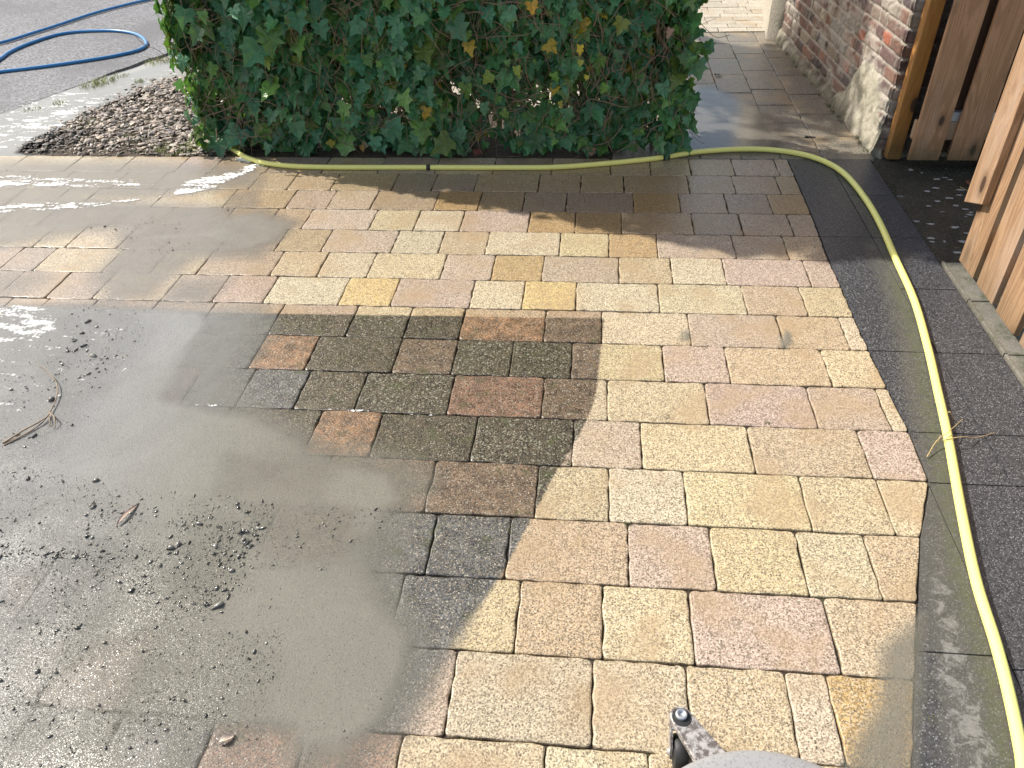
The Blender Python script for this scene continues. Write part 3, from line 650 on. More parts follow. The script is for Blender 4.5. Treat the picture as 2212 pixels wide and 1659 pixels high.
# ------------------------------------------------------------------ loose stuff on the ground
def stones(name, P, size, mat, cols=None, flat=.5, rough=.25, stretch=1., **k):
    bm = bmesh.new(); bmesh.ops.create_icosphere(bm, subdivisions=1, radius=1); B = np.array([v.co[:] for v in bm.verts]); FB = np.array([[v.index for v in f.verts] for f in bm.faces]); bm.free()
    nb = len(B); V = np.zeros((len(P), nb, 3)); C = np.zeros((len(P), nb, 3))
    for i, p in enumerate(P):
        s = size[i]*np.array([rng.uniform(1, stretch), rng.uniform(.5, .95), flat*rng.uniform(.6, 1.2)]); b = B*(1+rng.normal(0, rough, (nb, 1)))*s
        a = rng.uniform(0, 6.28); t = rng.normal(0, .3, 2); Rz = np.array([[math.cos(a), -math.sin(a), 0], [math.sin(a), math.cos(a), 0], [0, 0, 1]])
        Rx = np.array([[1, 0, 0], [0, math.cos(t[0]), -math.sin(t[0])], [0, math.sin(t[0]), math.cos(t[0])]]); V[i] = b@Rx.T@Rz.T+p
        if cols is not None: C[i] = cols[i]
    F = (FB[None]+np.arange(len(P))[:, None, None]*nb).reshape(-1, 3)
    return mk(name, V.reshape(-1, 3), F, mat, pa={'col': C.reshape(-1, 3)}, **k)
# gravel triangle left of the hedge
gpoly = gp([(60, 330), (45, 318), (110, 290), (190, 245), (260, 215), (350, 178), (470, 160), (560, 200), (470, 335), (300, 336)])
A = np.array(gpoly)[:, :2]; P = []; sz = []; 
while len(P) < 4600:
    p = rng.uniform(A.min(0), A.max(0)); d = polysd([p], gpoly)[0]
    if d > 0 or rng.random() < math.exp(d*28): P.append((p[0], p[1], rng.uniform(-.004, .014))); sz.append(min(.026, max(.005, rng.lognormal(-4.62, .5))) * (1 if p[1] > .32 else .7))
pc = np.array([(.38, .31, .26), (.32, .26, .21), (.43, .37, .31), (.17, .14, .13), (.36, .28, .21), (.27, .24, .19)])
cc = pc[rng.integers(0, 6, len(P))]*rng.uniform(.7, 1.4, (len(P), 1)); pm = np.array([(p[0] < -2.86 and p[1] < .55) for p in P]); cc[pm] *= .35
stones('gravel', P, sz, MAT['stone'], cc, .34, .33, kind='stuff', label='pinkish grey slate chips in the bed left of the hedge', category='gravel')
# mud crumbs left on the slurry
def crumbs(poly, n, lo, hi):
    pg = gp(poly); A = np.array(pg)[:, :2]; out = []; s = []
    while len(out) < n:
        p = rng.uniform(A.min(0), A.max(0))
        if polysd([p], pg)[0] > 0 and fbm(np.array([p[0]*9]), np.array([p[1]*9]), 3, 2)[0] > rng.uniform(.1, .75):
            q = min(hi, .75*(lo*rng.pareto(2.6)+lo)); out.append((p[0], p[1], .003+q*.25)); s.append(q)
    return out, s
P = []; sz = []
for poly, n, lo, hi in (([(150, 660), (340, 665), (260, 800), (200, 900), (0, 1000), (0, 780)], 420, .0014, .008), ([(0, 1000), (330, 1060), (600, 1080), (560, 1260), (470, 1340), (0, 1360)], 1500, .0013, .008), ([(200, 1080), (560, 1130), (500, 1300), (420, 1330), (200, 1250)], 600, .0016, .008), ([(0, 1340), (620, 1370), (560, 1600), (0, 1680)], 1100, .0012, .006), ([(170, 480), (450, 460), (420, 560), (200, 640), (150, 660), (330, 600)], 110, .0016, .009), ([(300, 420), (600, 400), (500, 480), (300, 500)], 60, .0012, .006), ([(540, 1090), (900, 1100), (700, 1240), (560, 1230)], 400, .0011, .004), ([(180, 1090), (420, 1130), (560, 1150), (520, 1290), (420, 1340), (500, 1240), (350, 1190), (180, 1180)], 80, .004, .011), ([(0, 1180), (300, 1195), (290, 1215), (0, 1205)], 60, .003, .008), ([(130, 700), (230, 690), (260, 760), (190, 850), (110, 870)], 40, .004, .011), ([(560, 1250), (900, 1400), (740, 1640), (500, 1600)], 90, .0009, .003)):
    a, b = crumbs(poly, n, lo, hi); P += a; sz += b
cc = np.tile((.11, .105, .09), (len(P), 1))*rng.uniform(.35, 2.4, (len(P), 1))
def crumb_mat():
    m = M('mud_crumb'); c = m.attr('col', True); m.set(color=c, rough=.16, spec=.8, normal=m.bump(m.noise(500, 3, .7), .5, .001)); return m.m
stones('mud_crumbs', P, sz, crumb_mat(), cc, .5, .32, stretch=1.55, smooth=True, kind='stuff', label='small wet lumps of dark mud scattered over the grey slurry', category='mud')
# grass and weeds
def blades(acc, c, r, n, h, spread=.6):
    for _ in range(n):
        a = random.uniform(0, 6.28); q = random.random()**.5*r; b = np.array([c[0]+q*math.cos(a), c[1]+q*math.sin(a), c[2]]); d = random.uniform(0, 6.28); L = h*random.uniform(.5, 1.1); w = .0016
        t = np.array([math.cos(d), math.sin(d), 0]); s = np.array([-t[1], t[0], 0])*w; m = b+t*L*spread*.35+np.array([0, 0, L*.6]); e = b+t*L*spread+np.array([0, 0, L*.8])
        acc.add([b-s, b+s, m+s*.8, m-s*.8, e], [[0, 1, 2, 3], [3, 2, 4]])
acc = Acc()
for px, py, r, n, h in ((300, 178, .03, 40, .03), (200, 185, .09, 130, .03), (225, 178, .08, 120, .035), (130, 225, .04, 45, .03), (260, 165, .06, 60, .02), (340, 135, .1, 140, .022), (355, 130, .09, 90, .02), (180, 268, .06, 50, .025), (220, 262, .08, 60, .02), (330, 320, .1, 160, .022), (380, 325, .1, 200, .025), (300, 300, .1, 80, .02), (410, 322, .08, 120, .03), (70, 238, .05, 40, .02), (270, 300, .06, 50, .02), (360, 270, .1, 60, .02)):
    blades(acc, G(px, py, -.005), r, n, h)
acc.build('grass', MAT['grass'], kind='stuff', label='sparse short grass along the road edge and in the gravel', category='grass')
acc = Acc()
for px, py in ((1105, 1140), (1108, 1150), (1660, 917), (1355, 1135), (2003, 1555), (1440, 905), (1140, 1085), (1225, 1000)):
    blades(acc, G(px, py, -.004), .012, 22, .007, .9)
for k in range(60):
    y = rng.uniform(.3, 2.3); x = 1.40-(y-.27)*.055-rng.uniform(.0, .05); blades(acc, (x, y, 0), .02, 10, .018, .8)
acc.build('moss', MAT['mossm'], kind='stuff', label='moss in the joints and along the foot of the brick wall', category='moss')

# ------------------------------------------------------------------ hoses
def hose(name, pts, r, mat, n, label, wob=0):
    t = empty(name, tuple(pts[0]), label=label, cat='hose')
    P = spline(pts, n)
    if wob: P[:, 2] += wob*np.abs(np.sin(np.linspace(0, 30, n)))
    V, F = tube(P, r, 16); mk('hose_pipe', V, F, mat, t, smooth=True); return t, P
yp = [(463, 200), (458, 235), (463, 265), (480, 300), (500, 320), (540, 343), (600, 356), (700, 361), (930, 361.5), (1100, 362), (1200, 361), (1300, 354), (1400, 344), (1450, 337), (1500, 329), (1560, 324), (1620, 322), (1680, 325), (1740, 335), (1790, 353), (1830, 381), (1870, 430), (1902, 485), (1932, 553), (1974, 646.5), (2004, 750), (2024, 837), (2047.6, 943.6), (2077, 1106), (2109, 1256), (2151, 1390), (2181, 1506), (2206, 1627), (2225, 1740)]
yw = [G(a, b, .0125 if i > 4 else [.17, .12, .07, .03, .015][i]) for i, (a, b) in enumerate(yp)]
yw = [(-2.02, .75, .10)]+yw[1:]+[(.80, -3.2, .0125), (.9, -3.8, .0125)]
t, HP = hose('garden_hose', yw, .0125, MAT['yhose'], 420, 'bright yellow garden hose running along the hedge foot and over the slabs')
def band(t, P, px, py, ln, r, mat, name='tape_band'):
    c = np.array(G(px, py, .0125)); i = int(np.argmin(np.linalg.norm(P-c, axis=1))); d = P[i+1]-P[i-1]; d /= np.linalg.norm(d)
    V, F = tube([P[i]-d*ln/2, P[i], P[i]+d*ln/2], r, 16); mk(name, V, F, mat, t, smooth=False)
band(t, HP, 928, 361, .02, .0136, MAT['black']); band(t, HP, 1438, 339, .035, .0142, MAT['rubber'])
bp = [(-60, 165), (0, 155), (67, 147), (133, 138.5), (200, 128.5), (250, 120), (293, 110), (313, 100), (315, 90), (300, 76.5), (273, 69), (233, 66), (167, 68.5), (117, 76.5), (60, 95), (20, 113), (0, 127), (-60, 165), (-200, 200), (-420, 160), (-300, 120), (-100, 112), (0, 93), (67, 73), (133, 52), (200, 30), (267, 12), (320, 0), (380, -12), (480, -32)]
bw = [G(a, b, .008) for a, b in bp]
bw = bw[:17]+[(p[0], p[1], .010) for p in bw[17:]]
hose('blue_hose', bw, .011, MAT['bhose'], 420, 'blue hose lying in a loop on the asphalt road')

# ------------------------------------------------------------------ ivy hedge
LO = [(0, 0), (.16, -.09), (.36, -.10), (.50, .06), (.40, .20), (.36, .30), (.50, .50), (.30, .54), (.20, .62), (.12, .82), (0, 1.0)]
LO = np.array(LO+[(-a, b) for a, b in LO[-2:0:-1]])
def leaves(C, size, Nrm, tip, col, lobe=1.):
    n = len(C); k = len(LO); cen = np.array([[0, .32]]); L = np.vstack([LO, cen]); m = len(L)
    N = Nrm/np.linalg.norm(Nrm, axis=1)[:, None]; T = tip-N*np.sum(tip*N, 1)[:, None]; T /= np.linalg.norm(T, axis=1)[:, None]+1e-9; Bx = np.cross(T, N)
    u = L[:, 0][None]*np.ones((n, 1)); v = L[:, 1][None]*np.ones((n, 1)); 
    sh = rng.uniform(.75, 1.15, (n, 1)); jit = rng.normal(0, .035, (n, m)); u = u*sh+jit; v = v+rng.normal(0, .03, (n, m))
    fold = rng.uniform(-.1, .38, (n, 1)); droop = rng.uniform(.0, .45, (n, 1)); curl = rng.normal(0, .12, (n, 1))
    w = np.abs(u)*fold-droop*(v**2)*.6+curl*u*v+rng.normal(0, .02, (n, m))
    s = size[:, None, None]; V = C[:, None]+s*(u[..., None]*Bx[:, None]+v[..., None]*T[:, None]+w[..., None]*N[:, None])
    idx = np.array([[i, (i+1) % k, k] for i in range(k)]); F = (idx[None]+np.arange(n)[:, None, None]*m).reshape(-1, 3)
    UV = np.stack([L[:, 0]+.5, L[:, 1]*.8+.2, np.zeros(m)], -1)[None]*np.ones((n, 1, 1)); CC = np.repeat(col, m, 0)
    return V.reshape(-1, 3), F, UV.reshape(-1, 3), CC
HX0, HX1, HZ = -2.06, .385, 2.75
def leafcol(n):
    b = np.array([(.065, .23, .085), (.10, .29, .095), (.055, .19, .08), (.15, .31, .06), (.08, .26, .13)]); c = b[rng.integers(0, 5, n)]*rng.uniform(.7, 1.35, (n, 1))
    r = rng.random(n); c[r < .05] = np.array((.14, .20, .03))*rng.uniform(.7, 1.1, ((r < .05).sum(), 1)); c[r < .006] = (.55, .38, .03); return c
def front(n, zlo, zhi):
    x = rng.uniform(HX0, HX1+.06, n*3); z = zlo+(zhi-zlo)*rng.random(n*3)
    g = fbm(x*7+2, z*8, 3, 21); bare = .35*np.exp(-((x+.75)**2/.5+(z-.22)**2/.02))+.25*np.exp(-((x+1.75)**2/.02+(z-.15)**2/.03))+.18*np.exp(-((x+.9)**2/.3+(z-.6)**2/.03))
    keep = rng.random(n*3) < np.clip((g-.32)*6-bare, .07, 1); x, z = x[keep][:n], z[keep][:n]; n = len(x)
    y = .27+.07*fbm(x*3, z*3, 2, 8)-rng.exponential(.028, n)+rng.uniform(-.0, .07, n)*1.2+.03*np.sin(x*9)
    x = x+np.where(x > .25, .07*np.sin(np.clip(z, 0, 1)*3), 0)
    C = np.c_[x, y, z]; N = np.c_[rng.normal(-.2, .42, n), -np.ones(n), rng.normal(.75, .42, n)]; T = np.c_[rng.normal(0, .5, n), rng.normal(-.15, .2, n), -np.ones(n)]
    return C, N, T
hed = empty('ivy_hedge', (-.8, .35, 0), label='tall dark green ivy hedge with leafy trailing stems at the patio edge', cat='hedge')
Cs, Ns, Ts, Zs, Ks = [], [], [], [], []
def addl(C, N, T, s, col): Cs.append(C); Ns.append(N); Ts.append(T); Zs.append(s); Ks.append(col)
C, N, T = front(3600, .03, .95); s = np.clip(rng.lognormal(-2.68, .33, len(C)), .03, .12); s = s*np.where(C[:, 0] > -.4, .86, 1.05); addl(C, N, T, s, leafcol(len(C)))
C, N, T = front(2300, .95, HZ); addl(C, N, T, rng.uniform(.05, .10, len(C)), leafcol(len(C)))
for n, xa, xb, nx in ((520, HX0-.03, HX0+.07, -1), (420, HX1-.04, HX1+.05, 1)):        # two ends of the hedge
    z = rng.uniform(.05, 1.0, n)**.9; C = np.c_[rng.uniform(xa, xb, n), rng.uniform(.22, .62, n), z]; N = np.c_[np.full(n, nx*1.), rng.normal(-.3, .5, n), rng.normal(.3, .4, n)]
    addl(C, N, np.c_[rng.normal(0, .3, n), rng.normal(0, .4, n), -np.ones(n)], rng.uniform(.035, .085, n), leafcol(n))
    m = 900; C = np.c_[rng.uniform(xa, xb, m), rng.uniform(.22, .62, m), rng.uniform(1, HZ, m)]; addl(C, np.c_[np.full(m, nx*1.), rng.normal(-.3, .5, m), rng.normal(.3, .4, m)], np.c_[rng.normal(0, .3, m), rng.normal(0, .4, m), -np.ones(m)], rng.uniform(.05, .1, m), leafcol(m))
n = 1500; x = rng.uniform(HX0, HX1, n); z = rng.uniform(.05, 1, n); addl(np.c_[x, rng.uniform(.33, .46, n), z], np.c_[rng.normal(0, .6, n), -np.ones(n), rng.normal(.2, .5, n)], np.c_[rng.normal(0, .6, n), np.zeros(n), -np.ones(n)], rng.uniform(.03, .07, n), leafcol(n))
n = 2600; x = rng.uniform(HX0, HX1, n); z = rng.uniform(.30, 1., n)+np.where(rng.random(n) < .12, -.22, 0); addl(np.c_[x, rng.uniform(.52, .62, n), z], np.c_[rng.normal(0, .4, n), np.ones(n), rng.normal(.3, .4, n)], np.c_[rng.normal(0, .5, n), np.zeros(n), -np.ones(n)], rng.uniform(.05, .09, n), leafcol(n))
n = 3600; x = rng.uniform(HX0, HX1, n); z = rng.uniform(1., HZ, n); addl(np.c_[x, rng.uniform(.5, .63, n), z], np.c_[rng.normal(0, .4, n), np.ones(n), rng.normal(.3, .4, n)], np.c_[rng.normal(0, .5, n), np.zeros(n), -np.ones(n)], rng.uniform(.06, .11, n), leafcol(n))
n = 900; addl(np.c_[rng.uniform(HX0, HX1, n), rng.uniform(.22, .62, n), rng.uniform(HZ-.08, HZ+.05, n)], np.c_[rng.normal(0, .4, (n, 2)), np.ones(n)], rng.normal(0, 1, (n, 3)), rng.uniform(.05, .1, n), leafcol(n))
# notable single leaves seen in the photograph (plane y = .2)
def HPt(px, py, Y=.215):
    d = AR*((px-CW/2)/CF)-AU*((py-CH/2)/CF)+AF; t = (Y-CAMD)/d[1]; return np.array([t*d[0], Y, CAMH+t*d[2]])
sp = [(1148, 5, .055, (.75, .42, .04)), (1253, 98, .05, (.78, .58, .03)), (1347, 42, .075, (.20, .24, .03)), (1060, 160, .06, (.22, .32, .03)), (1115, 145, .055, (.34, .42, .04)), (1268, 163, .025, (.6, .5, .05)), (1255, 130, .03, (.4, .42, .04)), (1210, 220, .035, (.45, .42, .03)), (1450, 62, .045, (.45, .27, .2)), (575, 132, .045, (.28, .38, .05)), (1085, 240, .05, (.16, .27, .03)), (800, 240, .04, (.1, .3, .02)), (210+220, 60, .09, (.06, .16, .05)), (437, 25, .06, (.14, .3, .06))]
C = np.array([HPt(a, b, .16) for a, b, _, _ in sp]); addl(C, np.c_[rng.normal(0, .2, len(sp)), -np.ones(len(sp)), np.full(len(sp), .4)], np.c_[rng.normal(0, .4, len(sp)), np.zeros(len(sp)), -np.ones(len(sp))], np.array([s[2] for s in sp]), np.array([s[3] for s in sp]))
big = [(530, 20, .1), (500, 68, .06), (780, 45, .09), (640, 30, .1), (870, 85, .075), (910, 150, .075), (920, 195, .085), (690, 50, .08), (1430, 180, .085), (1225, 235, .075), (640, 265, .09), (590, 240, .08), (560, 150, .06), (395, 120, .085), (400, 20, .09), (790, 180, .07), (840, 290, .06), (770, 250, .06)]
C = np.array([HPt(a, b, .15) for a, b, _ in big]); nb = len(big); addl(C, np.c_[rng.normal(0, .25, nb), -np.ones(nb), rng.uniform(.3, .8, nb)], np.c_[rng.normal(0, .35, nb), np.zeros(nb), -np.ones(nb)], np.array([b[2] for b in big]), np.tile((.055, .20, .08), (nb, 1)))
Cn = np.vstack(Cs); V, F, UV, CC = leaves(Cn, np.concatenate(Zs), np.vstack(Ns), np.vstack(Ts), np.vstack(Ks))
mk('foliage', V, F, MAT['leaf'], hed, pa={'luv': UV, 'col': CC}, smooth=False)
acc = Acc()
for k in range(26):                       # woody uprights
    x = HX0+.1+(HX1-HX0-.15)*(k+rng.uniform(.1, .9))/26; y = rng.uniform(.34, .5); pts = [(x+rng.normal(0, .02)+.03*math.sin(z*4+k), y+rng.normal(0, .015), z) for z in np.linspace(-.02, 2.6, 14)]
    V, F = tube(spline(pts, 40), .01, 7, rs=np.linspace(rng.uniform(.007, .018), .004, 40)); acc.add(V, F)
for k in range(1500):                       # tangled vine stems
    x = rng.uniform(HX0, HX1); z = rng.uniform(.02, .95); y = rng.uniform(.22, .40); d = np.array([rng.normal(0, .6), rng.normal(0, .2), rng.normal(.5, .7)]); d /= np.linalg.norm(d); L = rng.uniform(.08, .32); p = np.array([x, y, z]); pts = [p]
    for i in range(5): d = d+rng.normal(0, .35, 3)*np.array([1, .4, 1]); d /= np.linalg.norm(d); p = p+d*L/5; p[1] = np.clip(p[1], .22, .55); p[2] = max(p[2], .0); pts.append(p)
    r0 = rng.uniform(.0010, .0032); V, F = tube(spline(pts, 12), r0, 5, rs=np.linspace(r0, r0*.6, 12)); acc.add(V, F)
for _ in range(130):                       # drooping pale petioles
    x = rng.uniform(HX0, HX1); z = rng.uniform(.15, .95); p = np.array([x, .2+rng.uniform(-.02, .03), z]); q = p+np.array([rng.normal(0, .02), -rng.uniform(.01, .035), -rng.uniform(.04, .12)])
    V, F = tube(spline([p, (p+q)/2+np.array([rng.normal(0, .01), -.018, .008]), q], 8), .0011, 5); acc.add(V, F)
def pet_mat(): return simple('petiole', (.30, .27, .14), .6, 60, .3)
acc.build('vine_stems', MAT['vine'], hed, smooth=True)
# square post inside the hedge's left end
V, F = box(-1.83, -1.75, .36, .44, -.02, 2.3, .004)
mk('post', V, F, MAT['wood_d'], hed, pa={'wv': np.full(len(V), 3.3)})

# fallen leaves, each its own thing
def one_leaf(name, px, py, size, col, label, tz=.004, nrm=(0, 0, 1), kind='leaf', r=0):
    p = np.array(G(px, py, tz)); V, F, UV, CC = leaves(np.zeros((1, 3)), np.array([size]), np.array([nrm], float), np.array([[math.cos(r), math.sin(r), .05]]), np.array([col]))
    V[:, 2] -= V[:, 2].min()
    mk(name, V, F, MAT['leaf'], pa={'luv': UV, 'col': CC}, loc=tuple(p), label=label, cat=kind, group='fallen leaves on the ground')
one_leaf('fallen_leaf', 712, 318, .05, (.55, .42, .04), 'small yellow leaf lying on dark soil at the hedge foot', .03, (0, -.8, .7), r=1)
one_leaf('fallen_leaf', 790, 322, .045, (.30, .22, .10), 'tan dry leaf on soil below the hedge, left of an orange one', .03, (.2, -.9, .5), r=2)
one_leaf('fallen_leaf', 783, 328, .035, (.5, .25, .06), 'orange brown leaf lying under the left half of the hedge', .02, (.4, -.6, .6), r=-1)
one_leaf('fallen_leaf', 1025, 335, .05, (.22, .04, .035), 'dark red leaf at the foot of the hedge near its middle', .012, (0, -.5, .8), r=.2)
one_leaf('fallen_leaf', 1272, 335, .05, (.33, .19, .11), 'curled light brown leaf beside the hose under the hedge', .02, (.3, -.8, .6), r=.7)
one_leaf('fallen_leaf', 1545, 163, .05, (.10, .05, .035), 'dark brown leaf lying on the shaded path by the hedge', .006, r=.1)
one_leaf('fallen_leaf', 2092, 403, .05, (.28, .07, .04), 'reddish dead leaf on the wet concrete before the gate', -.004, (.2, -.3, .9), r=.6)

# ------------------------------------------------------------------ tree behind the hedge (crown above the picture)
tr = empty('tree', (-1.9, 4.6, 0), label='leafy tree behind the hedge whose crown shades the path', cat='tree')
acc = Acc(); cen = np.array([-1.95, 2.50, 3.15])
V, F = tube(spline([(-1.9, 4.6, -.05), (-1.85, 4.4, 1), (-1.7, 3.8, 1.9), (-1.8, 2.9, 2.9)], 24), .08, 10, rs=np.linspace(.1, .04, 24)); acc.add(V, F)
LP = []
for k in range(60):
    a = rng.normal(0, 1, 3); a /= np.linalg.norm(a); e = cen+a*np.array([1.15, .82, .5])*rng.uniform(.35, 1); b = np.array([-1.85, 3.2, 2.6]); m = (b+e)/2+rng.normal(0, .08, 3)
    V, F = tube(spline([b, m, e], 12), .02, 5, rs=np.linspace(.022, .004, 12)); acc.add(V, F)
    c = e+rng.normal(0, .12, (50, 3)); LP.append(c)
acc.build('trunk', MAT['bark'], tr, smooth=True)
C = np.vstack(LP); n = len(C); V, F, UV, CC = leaves(C, rng.uniform(.05, .1, n), rng.normal(0, 1, (n, 3))+np.array([0, 0, .6]), rng.normal(0, 1, (n, 3))-np.array([0, 0, .8]), leafcol(n))
mk('crown', V, F, MAT['leaf'], tr, pa={'luv': UV, 'col': CC})

# ------------------------------------------------------------------ brick wall: path face, corner, gate face
W0, W1 = np.array([1.285, 2.32]), np.array([1.398, .275])
LL = np.linalg.norm(W1-W0)
def wallstrip():
    ss = np.concatenate([np.arange(0, LL, .0075), [LL-.001, LL+.001], np.arange(LL+.012, LL+1.5, .012)])
    zs = np.concatenate([np.arange(-.02, 1.05, .0065), np.arange(1.05, 2.15, .02)])
    sg, zg = np.meshgrid(ss, zs); s = sg.ravel(); z = zg.ravel()
    left = s <= LL; d = (W1-W0)/LL; nl = np.array([d[1], -d[0]]); nl = nl if nl[0] < 0 else -nl
    P = np.where(left[:, None], W0+d*np.minimum(s, LL)[:, None], W1+np.array([1, .012])*np.maximum(s-LL, 0)[:, None]); N = np.where(left[:, None], nl, np.array([0, -1.]))
    ph, pl = .064, .222
    wz = z+.006*(fbm(s*4, z*4, 3, 3)-.5); row = np.floor(wz/ph); fz = wz/ph-row; ws = s+(row % 2)*pl/2+.02*(fbm(row*7.1, row*0+s*3, 2, 6)-.5); colm = np.floor(ws/pl); fs = ws/pl-colm
    hd = ((row*13+colm*7) % 3 == 0); fs2 = np.where(hd, (fs*2) % 1, fs); sid = np.where(hd, colm*2+np.floor(fs*2), colm*2); lw = np.where(hd, pl/2, pl)
    e = np.minimum(np.minimum(fz, 1-fz)*ph, np.minimum(fs2, 1-fs2)*lw)+.005*(fbm(s*55, z*55, 3, 11)-.5)
    inb = sstep(.0035, .0085, e)
    def h(k): 
        v = np.sin(row*127.1+sid*311.7+k*74.7)*43758.5453; return v-np.floor(v)
    pal = np.array([(.20, .12, .095), (.15, .10, .09), (.26, .14, .10), (.22, .165, .13), (.30, .24, .18), (.13, .10, .10), (.17, .105, .095), (.36, .12, .07)])
    ci = np.minimum((h(1)*8).astype(int), 7); ci = np.where((ci == 7) & (h(5) > .45), 0, ci); bc = pal[ci]*(.6+.5*h(2))[:, None]
    ero = fbm(s*14, z*14, 4, 31); mort = np.array([.37, .33, .28])*(.75+.5*fbm(s*20, z*20, 3, 5))[:, None]
    col = mort*(1-inb[:, None])+bc*inb[:, None]
    disp = .009*inb+.007*(h(3)-.5)*inb-.012*sstep(.56, .75, ero)*inb+.006*(fbm(s*70, z*70, 3, 44)-.5)
    # lime wash / salts in ragged patches, cement foot at the corner
    sal = sstep(.52, .64, fbm(s*5+z*2, z*9, 4, 71))*.55; col = col*(1-sal[:, None])+np.array([.46, .42, .36])*sal[:, None]
    foot = sstep(-.012, .012, (.30*np.exp(-((s-(LL-.30))/.26)**2)*1.0+.05-.1*(s > LL)+.10*(fbm(s*8, z*8, 3, 90)-.5))-z)
    fc = np.array([.40, .365, .28])*(.65+.7*fbm(s*25, z*25, 4, 55))[:, None]; col = col*(1-foot[:, None])+fc*foot[:, None]
    disp = disp*(1-foot)+foot*(.016+.025*(fbm(s*18, z*18, 4, 77)-.4)+.06*np.clip(.10-z, 0, .1)*3*(s < LL+.02))
    dk = sstep(.10, .0, z+.05*(fbm(s*30, z*30, 3, 8)-.5))*np.where(s < LL-.45, 1, .35); col = col*(1-.75*dk[:, None])+np.array([.05, .048, .025])*.75*dk[:, None]
    face_shade = sstep(LL-.02, LL+.06, s)*.72; col = col*(1-face_shade[:, None])+np.array([.035, .03, .026])*face_shade[:, None]     # shade of the gate-side face, painted into the brick colour
    X = P+N*disp[:, None]; near = np.abs(s-LL) < .02
    X = X+np.where(near[:, None], np.array([.004, .006]), 0)
    nx, nz = len(ss), len(zs); idx = np.arange(nx*nz).reshape(nz, nx); q = np.stack([idx[:-1, :-1], idx[:-1, 1:], idx[1:, 1:], idx[1:, :-1]], -1).reshape(-1, 4)
    return np.c_[X, z], q, col
wl = empty('brick_wall', (1.34, 1.3, 0), label='old worn red brown brick wall with crumbling cement foot beside the path', cat='wall')
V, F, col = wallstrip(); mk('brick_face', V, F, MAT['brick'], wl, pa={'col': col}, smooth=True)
V, F = box(1.44, 2.87, .31, 2.4, -.05, 2.12, 0); 
V = [(x-(y-.31)*.055 if x < 2 else x, y, z) for x, y, z in V]; mk('wall_core', V, F, MAT['brick'], wl, pa={'col': np.tile((.3, .26, .22), (len(V), 1))})
# rendered wall end further back
xs = np.linspace(0, 1, 60); zs = np.linspace(0, 1, 50); gx, gz = np.meshgrid(xs, zs); a = np.array([1.222, 2.36]); b = np.array([1.50, 4.6]); 
pp = a+(b-a)*gx.ravel()[:, None]; nn = .02*(fbm(gx.ravel()*25, gz.ravel()*20, 4, 3)-.5); X = pp[:, 0]+nn-.03*(1-gz.ravel())
V = np.c_[X, pp[:, 1], gz.ravel()*2.1-.03]; idx = np.arange(3000).reshape(50, 60); q = np.stack([idx[:-1, :-1], idx[:-1, 1:], idx[1:, 1:], idx[1:, :-1]], -1).reshape(-1, 4).tolist()
k = len(V); ring = idx[:, 0].tolist(); V2 = [(1.32, 2.33, v) for v in V[ring, 2]]; V = np.vstack([V, V2]); q += [[ring[i], ring[i+1], k+i+1, k+i] for i in range(49)]
mk('wall_render', V, q, MAT['brick'], wl, pa={'col': np.tile((.42, .38, .31), (len(V), 1))}, smooth=True)

# ------------------------------------------------------------------ wooden post, gate, fence
def wv(V): return {'wv': np.full(len(V), random.uniform(0, 20))}
def warpb(V, dx=0, dy=0, z0=0, H=2):
    return [(x+dx*((z-z0)/H), y+dy*((z-z0)/H), z) for x, y, z in V]
def zcut(V, F): return V, F
V, F = box(1.422, 1.487, .205, .262, .0, 2.05, .004)
o = mk('wooden_post', np.array(V)-np.array([1.45, .23, 0]), F, MAT['wood_o'], pa={'wv': np.zeros(len(V))}, loc=(1.45, .23, 0), label='orange brown squared post standing at the corner of the brick wall', cat='post')
gate = empty('wooden_gate', (1.7, .1, 0), label='closed board gate of wide brown planks in front of the dark brick recess', cat='gate')
gb = [(1.475, 1.612), (1.652, 1.785), (1.826, 1.96), (2.0, 2.135), (2.175, 2.31), (2.35, 2.485)]
for i, (a, b) in enumerate(gb):
    V, F = box(a, b, .085, .104, .045+random.uniform(-.004, .004), 1.95, .003); V = warpb(V, .004*(i % 2), 0); mk('board', V, F, MAT['wood'], gate, pa=wv(V))
for i, (a, b) in enumerate([(1.60, 1.668), (1.772, 1.84), (1.948, 2.012), (2.122, 2.19)]):
    V, F = box(a, b, .146, .162, .06, 1.95, .003); mk('rear_board', V, F, MAT['wood_d'], gate, pa=wv(V))
for z in (.135, .95, 1.7):
    V, F = box(1.475, 2.485, .1055, .1445, z, z+.085, .003); V2 = [(x, y, zz) for x, y, zz in V]; mk('rail', V2, F, MAT['wood_l'], gate, pa=wv(V))
V, F = box(1.50, 2.46, .107, .1435, .2215, .262, .001); mk('metal_strap', V, F, MAT['steel'], gate)
V, F = tube([(1.985, .155, .22), (1.955, .165, .95)], .012, 8); mk('brace', V, F, MAT['steel'], gate)
fen = empty('wooden_fence', (1.42, -1.3, 0), label='pale brown vertical board fence above the concrete kerb at right', cat='fence')
fb = [(-.97, -.829, .028), (-1.149, -1.004, .03), (-1.334, -1.184, .028), (-1.52, -1.375, .03), (-1.70, -1.56, .03), (-1.89, -1.745, .03), (-2.07, -1.93, .03), (-2.25, -2.11, .03), (-2.44, -2.295, .03)]
for i, (a, b, z) in enumerate(fb):
    V, F = box(1.398, 1.419, a, b, z, 1.85, .003); V = warpb(V, random.gauss(0, .003), random.gauss(0, .004)); mk('board', V, F, MAT['wood_l'], fen, pa=wv(V))
V, F = box(1.368, 1.396, -.905, -.775, .24, 1.85, .004)
V = [(x, y, z+(.05*(y+.775)/.13*-1 if z < .4 else 0)) for x, y, z in V]
